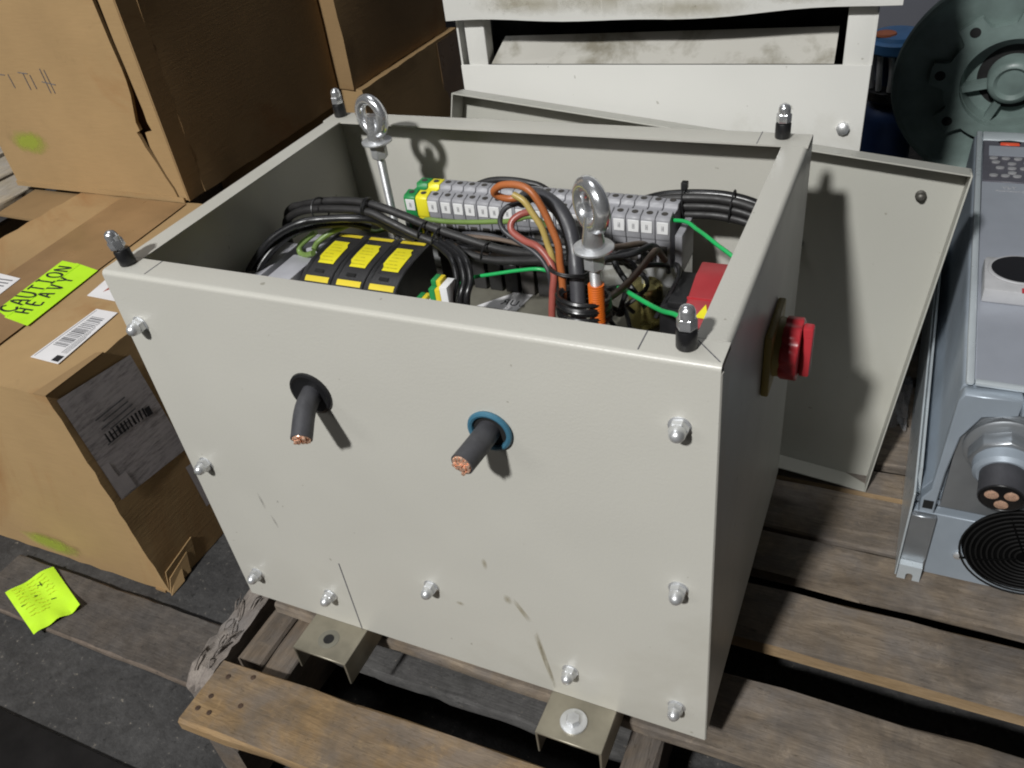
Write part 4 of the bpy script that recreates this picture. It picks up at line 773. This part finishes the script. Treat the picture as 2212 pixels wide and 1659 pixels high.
# ------------------------------------------------------------------ white cabinet with louvre slot
cab = thing('white_cabinet', 'stained white steel cabinet with a dark louvre slot, behind the lid', 'cabinet', (0.083, 0.618, -0.1735), local=True, rot=(0, 0, R(3.1)))
CW = 0.553; zb = 0.1735
MB().box(0.0, CW, 0.0, 0.003, 0.0, zb + 0.485).build('lower_panel', 'white_coat', cab, bev=0.0015)
MB().box(0.012, 0.042, 0.004, 0.03, zb + 0.40, zb + 0.56).build('post', 'white_coat', cab, bev=0.0015)
MB().box(CW - 0.034, CW - 0.002, 0.004, 0.03, zb + 0.40, zb + 0.575).build('post', 'white_coat', cab, bev=0.0015)
MB().add([(0.046, 0.006, zb + 0.4845), (CW - 0.044, 0.006, zb + 0.4845), (CW - 0.044, 0.05, zb + 0.517), (0.054, 0.05, zb + 0.510), (0.046, 0.008, zb + 0.4835), (CW - 0.044, 0.008, zb + 0.4835), (CW - 0.044, 0.052, zb + 0.5165), (0.054, 0.052, zb + 0.5095)], [(0, 1, 2, 3), (7, 6, 5, 4), (0, 4, 5, 1), (1, 5, 6, 2), (2, 6, 7, 3), (3, 7, 4, 0)]).build('baffle', 'mouldy_coat', cab)
MB().box(0.004, CW - 0.004, 0.10, 0.45, 0.0, zb + 0.70).build('core', 'cavity', cab)
b = MB(); n = 24; vs = []
for i in range(n + 1):
    t = i / n; x = -0.006 + (CW + 0.030) * t; zz = zb + 0.5495 - 0.004 * math.exp(-((t - 0.47) / 0.22) ** 2) + 0.020 * max(0, t - 0.55) + 0.0015 * math.sin(17 * t)
    vs += [(x, -0.014, zz), (x, -0.014, zb + 0.74), (x, 0.46, zb + 0.74), (x, 0.46, zb + 0.735), (x, -0.011, zb + 0.735), (x, -0.011, zz)]
fs = [(i * 6 + k, i * 6 + (k + 1) % 6, (i + 1) * 6 + (k + 1) % 6, (i + 1) * 6 + k) for i in range(n) for k in range(6)] + [tuple(range(6))[::-1], tuple(range(n * 6, n * 6 + 6))]
b.add(vs, fs).build('hood', 'white_coat', cab)
MB().box(0.0, 0.003, 0.0035, 0.45, 0.0, zb + 0.545).build('side_panel', 'white_coat', cab); MB().box(CW - 0.003, CW, 0.0035, 0.45, 0.0, zb + 0.545).build('side_panel', 'white_coat', cab)
MB().lathe([(0, 0.0085), (0.005, 0.008), (0.008, 0.004)], (CW - 0.024, 0.0, zb + 0.405), (0, -1, 0), 8).build('screw', 'zinc', cab)
for x0_, x1_, z0_, z1_ in ((0.03, 0.22, .553, .585), (0.16, 0.30, .55, .60), (0.24, 0.42, .545, .575), (0.06, 0.12, .555, .62), (0.40, 0.54, .56, .585)):
    o = film('mould_stain', 'drip_brown', [(x0_, -0.0144, zb + z0_), (x1_, -0.0144, zb + z0_), (x1_, -0.0144, zb + z1_), (x0_, -0.0144, zb + z1_)], cab)

# ------------------------------------------------------------------ green motor end
mo = thing('green_motor', 'large green motor end bell with bolt holes in the top right corner', 'motor', (0.832, 1.15, 0.294), local=True, rot=(R(96), 0, R(-4)))
# local +z points towards the viewer
MB().lathe([(-0.40, 0.150), (-0.10, 0.160), (-0.055, 0.176), (-0.012, 0.188), (0.0, 0.189), (0.006, 0.186), (0.006, 0.178), (0.0, 0.172), (-0.008, 0.150), (-0.008, 0.078), (-0.03, 0.074), (-0.032, 0.001)], (0, 0, 0), (0, 0, 1), 72).build('end_bell', 'motor_green', mo, ang=30)
prof = []
for k in range(144):
    a = 2 * math.pi * k / 144; ph = ((a / (2 * math.pi) * 8 + 0.633) % 1.0); q = 0.128 if abs(ph - 0.5) < 0.20 else (0.104 if abs(ph - 0.5) > 0.27 else 0.128 - 0.024 * (abs(ph - 0.5) - 0.20) / 0.07); prof.append((q * math.cos(a), q * math.sin(a)))
inner = [(0.079 * math.cos(2 * math.pi * k / 144), 0.079 * math.sin(2 * math.pi * k / 144)) for k in range(144)]
b = MB(); n = 144; vs = [(x, y, z) for z in (-0.0075, 0.006) for ring in (prof, inner) for x, y in ring]; fs = []
for k in range(n):
    j = (k + 1) % n; fs += [(2 * n + k, 2 * n + j, 3 * n + j, 3 * n + k), (k, j, 2 * n + j, 2 * n + k), (n + k, 3 * n + k, 3 * n + j, n + j)]
b.add(vs, fs).build('boss_ring', 'motor_green', mo, ang=35)
hole = MB().lathe([(0, 0.0085), (0.0006, 0.0085)], n=18).mesh('bolt_hole', 'cavity')
for k in range(8):
    a = 2 * math.pi * (k + 0.867) / 8; inst('bolt_hole', hole, mo, (0.112 * math.cos(a), 0.112 * math.sin(a), 0.0061), wloc=False)
MB().lathe([(-0.031, 0.075), (-0.0305, 0.075)], (0, 0, 0), (0, 0, 1), 48).build('shadow_gap', 'cavity', mo)
MB().lathe([(-0.03, 0.040), (-0.006, 0.038), (0.0, 0.034), (0.002, 0.028), (-0.004, 0.022), (-0.004, 0.001)], (0, 0, 0), (0, 0, 1), 40).build('hub', 'motor_green', mo)
for a in (195, 250, 320):
    a = R(a); c, s = math.cos(a), math.sin(a); MB().add([(c * r_ - s * w_, s * r_ + c * w_, z) for z in (-0.030, -0.012) for r_ in (0.036, 0.077) for w_ in (-0.006, 0.006)], [(0, 1, 3, 2), (4, 6, 7, 5), (0, 4, 5, 1), (2, 3, 7, 6), (0, 2, 6, 4), (1, 5, 7, 3)]).build('rib', 'motor_green', mo)
MB().box(-0.12, 0.12, -0.32, -0.165, -0.30, -0.06).build('foot', 'motor_green', mo, bev=0.01)
# ------------------------------------------------------------------ blue pump beside it
bp = thing('blue_pump', 'blue pump with pale ribs and orange plug, between white cabinet and green motor', 'pump', (0.640, 1.30, -0.1735))
MB().lathe([(-0.173, 0.055), (0.1770, 0.052), (0.1920, 0.045), (0.2070, 0.03)], (0.640, 1.30, 0), (0, 0, 1), 28).build('body', 'pump_blue', bp)
MB().lathe([(0.2030, 0.034), (0.2150, 0.046), (0.2320, 0.046), (0.2420, 0.03)], (0.640, 1.30, 0), (0, 0, 1), 28).build('collar', 'cable_black', bp)
for k in range(12):
    a = 2 * math.pi * k / 12; x, y = 0.640 + 0.040 * math.cos(a), 1.30 + 0.040 * math.sin(a); MB().tube([(x, y, 0.2370), (x + 0.004 * math.cos(a), y + 0.004 * math.sin(a), 0.2670), (x + 0.006 * math.sin(a), y, 0.3070)], 0.0055, 8, 4).build('rib', 'white_plastic', bp)
MB().cyl((0.640, 1.30, 0.2320), (0.640, 1.30, 0.3070), 0.03, 20).build('shaft', 'pump_blue', bp)
MB().lathe([(0.3030, 0.050), (0.3070, 0.056), (0.3230, 0.056), (0.3270, 0.050)], (0.640, 1.30, 0), (0, 0, 1), 32).build('cap', 'pump_sky', bp)
MB().lathe([(0.3272, 0.048), (0.3335, 0.044), (0.3350, 0.03)], (0.640, 1.30, 0), (0, 0, 1), 32).build('cap_top', 'pump_sky', bp)
MB().lathe([(0.3340, 0.020), (0.3375, 0.018)], (0.618, 1.285, 0), (0, 0, 1), 20).build('orange_plug', 'pump_orange', bp)

# ------------------------------------------------------------------ variable speed drive lying on its back
dr = thing('motor_drive', 'blue grey motor drive with keypad lying on its back at the right edge', 'drive', (0.92, 0.68, ZT))
Y0, Y1, XR = 0.322, 1.045, 1.078
def mirror(p): return p + [(1.841 - x, z) for x, z in reversed(p)]
MB().prism(mirror([(0.7665, ZT + 0.001), (0.7665, 0.035), (0.7690, 0.040), (0.7690, 0.070)]), Y0 + 0.030, Y1, 'y').build('chassis', 'drive_metal', dr, bev=0.0012, seg=1)
MB().prism(mirror([(0.7735, 0.0705), (0.7745, 0.085), (0.7825, 0.100), (0.7860, 0.236), (0.7875, 0.244), (0.7960, 0.2485)]), Y0 + 0.030, Y1, 'y').build('cover', 'drive_grey', dr, bev=0.0020, seg=2)
MB().box(0.7640, 0.7664, Y0 + 0.0, Y1, ZT + 0.001, 0.10).build('side_flange', 'drive_light', dr, bev=0.0006, seg=1)
MB().prism([(0.7672, 0.0705), (0.7672, 0.112), (0.7700, 0.112), (0.7730, 0.074), (0.7730, 0.0705)], Y0 + 0.034, Y1, 'y').build('side_ridge', 'drive_light', dr)
# near end: cover skirt, gland plate, fan plate
MB().prism([(0.7735, 0.062), (0.7745, 0.085), (0.7825, 0.100), (0.7860, 0.236), (0.7900, 0.2450), (0.845, 0.2470), (0.845, 0.226), (0.812, 0.217), (0.797, 0.185), (0.792, 0.130), (0.791, 0.062)], Y0 + 0.012, Y0 + 0.0295, 'y').build('end_skirt', 'drive_grey', dr, bev=0.0015, seg=1)
MB().box(0.8452, 0.995, Y0 + 0.012, Y0 + 0.0295, 0.226, 0.2470).build('end_skirt', 'drive_grey', dr, bev=0.0015, seg=1)
MB().box(0.777, 0.788, Y0 + 0.0112, Y0 + 0.0118, 0.070, 0.083).build('slot', 'cavity', dr)
MB().box(0.796, 1.05, Y0 + 0.020, Y0 + 0.0292, 0.070, 0.225).build('gland_plate', 'drive_metal', dr)
MB().box(0.7690, 1.07, Y0 + 0.015, Y0 + 0.0295, ZT + 0.001, 0.0605).build('fan_plate', 'drive_grey', dr, bev=0.0010, seg=1)
MB().box(0.7670, 0.795, Y0 + 0.006, Y0 + 0.0145, ZT + 0.012, 0.0600).build('end_bracket', 'drive_metal', dr, bev=0.0008, seg=1)
b = MB(); b.prism([(0.7668, ZT + 0.001), (0.7668, ZT + 0.026), (0.7930, ZT + 0.026), (0.7930, ZT + 0.001), (0.7845, ZT + 0.001), (0.7845, ZT + 0.010), (0.7825, ZT + 0.0125), (0.7785, ZT + 0.0125), (0.7765, ZT + 0.010), (0.7765, ZT + 0.001)], Y0 - 0.004, Y0 + 0.0056, 'y'); b.build('mounting_tab', 'drive_light', dr)
gx, gz = 0.842, 0.176
gl = MB().lathe([(0, 0.041), (0.006, 0.041), (0.008, 0.038)], (gx, Y0 + 0.0195, gz), (0, -1, 0), 36).build('cable_gland', 'drive_metal', dr)
MB().lathe([(0.008, 0.036), (0.024, 0.036), (0.026, 0.033)], (gx, Y0 + 0.0195, gz), (0, -1, -0.15), 8).build('gland_nut', 'drive_metal', gl, bev=0.0015)
MB().lathe([(0.022, 0.031), (0.036, 0.030), (0.040, 0.026)], (gx, Y0 + 0.0195, gz), (0, -1, -0.2), 36).build('gland_collar', 'drive_grey', gl)
ce = (gx - 0.001, Y0 - 0.049, gz - 0.012); cs = (gx, Y0 - 0.005, gz - 0.004)
cbl = MB().tube([cs, (gx - 0.0005, Y0 - 0.028, gz - 0.008), ce], 0.0228, 32, 6).build('supply_cable', 'cable_grey', dr)
dd = (Vector(ce) - Vector((gx - 0.0005, Y0 - 0.028, gz - 0.008))).normalized(); uu = Vector((1, 0, 0)); uu = (uu - dd * uu.dot(dd)).normalized(); ww = uu.cross(dd)
MB().lathe([(0, 0.0205), (0.0008, 0.0200)], ce, dd, 32).build('cable_end', 'gloss_black', cbl)
for a in (80, 200, 320):
    p = Vector(ce) + (uu * math.cos(R(a)) + ww * math.sin(R(a))) * 0.0105; MB().lathe([(0, 0.0066), (0.0016, 0.0068), (0.0020, 0.006)], p, dd, 18).build('conductor', 'copper', cbl)
MB().torus(Vector(ce) + dd * 0.0005, dd, 0.0212, 0.0010, 32, 6).build('sheath_rim', 'cable_black', cbl)
# fan guard
fx, fz, fy = 0.8935, 0.030, Y0 + 0.0145
fan = MB().lathe([(0, 0.066), (0.0012, 0.0655), (0.0014, 0.060), (0.0010, 0.002)], (fx, fy, fz), (0, -1, 0), 44).build('fan', 'fan_black', dr)
for k in range(11): MB().torus((fx, fy - 0.006 - 0.004 * math.cos(k / 10 * 1.5), fz), (0, -1, 0), 0.010 + 0.0058 * k, 0.0011, 44, 6).build('guard_ring', 'guard_wire', fan)
for a in (25, 115, 205, 295):
    c, s = math.cos(R(a)), math.sin(R(a)); MB().tube([(fx + c * 0.008, fy - 0.011, fz + s * 0.008), (fx + c * 0.04, fy - 0.010, fz + s * 0.04), (fx + c * 0.070, fy - 0.004, fz + s * 0.070)], 0.0013, 6, 3).build('guard_spoke', 'fan_black', fan)
    MB().lathe([(0, 0.0055), (0.003, 0.005), (0.004, 0.003)], (fx + c * 0.072, fy, fz + s * 0.072), (0, -1, 0), 12).build('screw', 'zinc', fan)
for k in range(7):
    a = 2 * math.pi * k / 7; c, s = math.cos(a), math.sin(a); MB().add([(fx + c * 0.018 - s * 0.006, fy - 0.003, fz + s * 0.018 + c * 0.006), (fx + c * 0.056 - s * 0.018, fy - 0.0022, fz + s * 0.056 + c * 0.018), (fx + c * 0.056 + s * 0.014, fy - 0.0012, fz + s * 0.056 - c * 0.014), (fx + c * 0.018 + s * 0.006, fy - 0.0012, fz + s * 0.018 - c * 0.006)], [(0, 1, 2, 3)]).build('blade', 'fan_black', fan)
# raised frame, cover plate, badge and keypad on the upper face
ZC = 0.2490
for a in ((0.7890, 0.7975, 0.345, 1.040), ): MB().box(*a, ZC, ZC + 0.006).build('frame_bar', 'drive_light', dr, bev=0.0025)
MB().box(1.043, 1.052, 0.345, 1.040, ZC, ZC + 0.006).build('frame_bar', 'drive_light', dr, bev=0.0025)
MB().box(0.7978, 1.0427, 0.345, 0.3535, ZC, ZC + 0.0058).build('frame_bar', 'drive_light', dr, bev=0.0025)
MB().box(0.7978, 1.0427, 1.006, 1.040, ZC, ZC + 0.0058).build('frame_bar', 'drive_light', dr, bev=0.0025)
MB().box(0.7979, 1.0426, 0.3537, 0.852, ZC, ZC + 0.0035).build('cover_plate', 'drive_cover', dr, bev=0.0008, seg=1)
bdg = MB().prism([(0.801, 0.512), (0.801, 0.585), (0.8035, 0.592), (0.88, 0.592), (0.88, 0.512)], ZC + 0.0036, ZC + 0.022, 'z').build('badge', 'badge', dr, bev=0.0020, label='pale raised badge with a glossy black oval')
def oval(cx_, cy_, rx, ry, z0, z1, n=40): return MB().prism([(cx_ + rx * math.cos(2 * math.pi * k / n), cy_ + ry * math.sin(2 * math.pi * k / n)) for k in range(n)], z0, z1, 'z')
oval(0.8400, 0.562, 0.036, 0.034, ZC + 0.0221, ZC + 0.0245).build('oval_rim', 'badge', bdg, bev=0.001, seg=1)
oval(0.8410, 0.562, 0.033, 0.031, ZC + 0.0246, ZC + 0.0250).build('oval', 'gloss_black', bdg)
MB().prism([(0.8405, 0.5105), (0.8405, 0.5205), (0.846, 0.523), (0.852, 0.523), (0.852, 0.5105)], ZC + 0.0222, ZC + 0.0226, 'z').build('red_mark', 'switch_red', bdg)
kp = MB().box(0.7990, 0.889, 0.853, 1.005, ZC, ZC + 0.0045).build('keypad', 'keypad', dr, bev=0.001, seg=1)
oval(0.836, 0.998, 0.016, 0.006, ZC + 0.0046, ZC + 0.0060).build('bezel', 'gloss_black', kp)
MB().box(0.8225, 0.8495, 0.985, 0.9945, ZC + 0.0046, ZC + 0.0066).build('logo_plate', 'keypad_light', kp, bev=0.0008, seg=1)
MB().box(0.807, 0.881, 0.945, 0.982, ZC + 0.0046, ZC + 0.0052).build('display', 'drive_cover', kp)
btn = oval(0, 0, 0.0058, 0.0036, 0, 0.002, 18).mesh('button', 'button', bev=0)
for k in range(4):
    inst('button', btn, kp, (0.8135 + 0.0165 * k, 0.934, ZC + 0.0046)); inst('button', btn, kp, (0.8135 + 0.0155 * k, 0.871, ZC + 0.0046))
for x, y in ((0.8165, 0.919), (0.8595, 0.921), (0.838, 0.915), (0.838, 0.898), (0.838, 0.882), (0.822, 0.899), (0.854, 0.899)): inst('button', btn, kp, (x, y, ZC + 0.0046))
text_part('lettering', 'VLT', 0.011, 'badge', dr, frame((0.834 - 0.92, 0.8335 - 0.68, ZC + 0.0039 - ZT), (1, 0, 0), (0, 1, 0)))
text_part('lettering', 'Automation Drive', 0.0065, 'badge', dr, frame((0.8405 - 0.92, 0.8225 - 0.68, ZC + 0.0039 - ZT), (1, 0, 0), (0, 1, 0)))
# ------------------------------------------------------------------ scrap of bubble film
bw = thing('bubble_wrap', 'crumpled scrap of clear bubble wrap between the lid and the drive', 'bubble wrap', (0.745, 0.67, ZT))
rr = random.Random(2); n = 12; vs = []
for i in range(n + 1):
    for j in range(n + 1):
        u, v = i / n, j / n; vs.append((0.722 + 0.036 * u + rr.uniform(-.002, .002), 0.60 + 0.13 * v + rr.uniform(-.003, .003), ZT + 0.003 + 0.016 * abs(math.sin(7 * u + 5 * v)) * (1 - abs(2 * u - 1) * 0.6) + rr.uniform(0, .004)))
MB().add(vs, [(i * (n + 1) + j, (i + 1) * (n + 1) + j, (i + 1) * (n + 1) + j + 1, i * (n + 1) + j + 1) for i in range(n) for j in range(n)]).build('film', 'bubble_film', bw, ang=60)
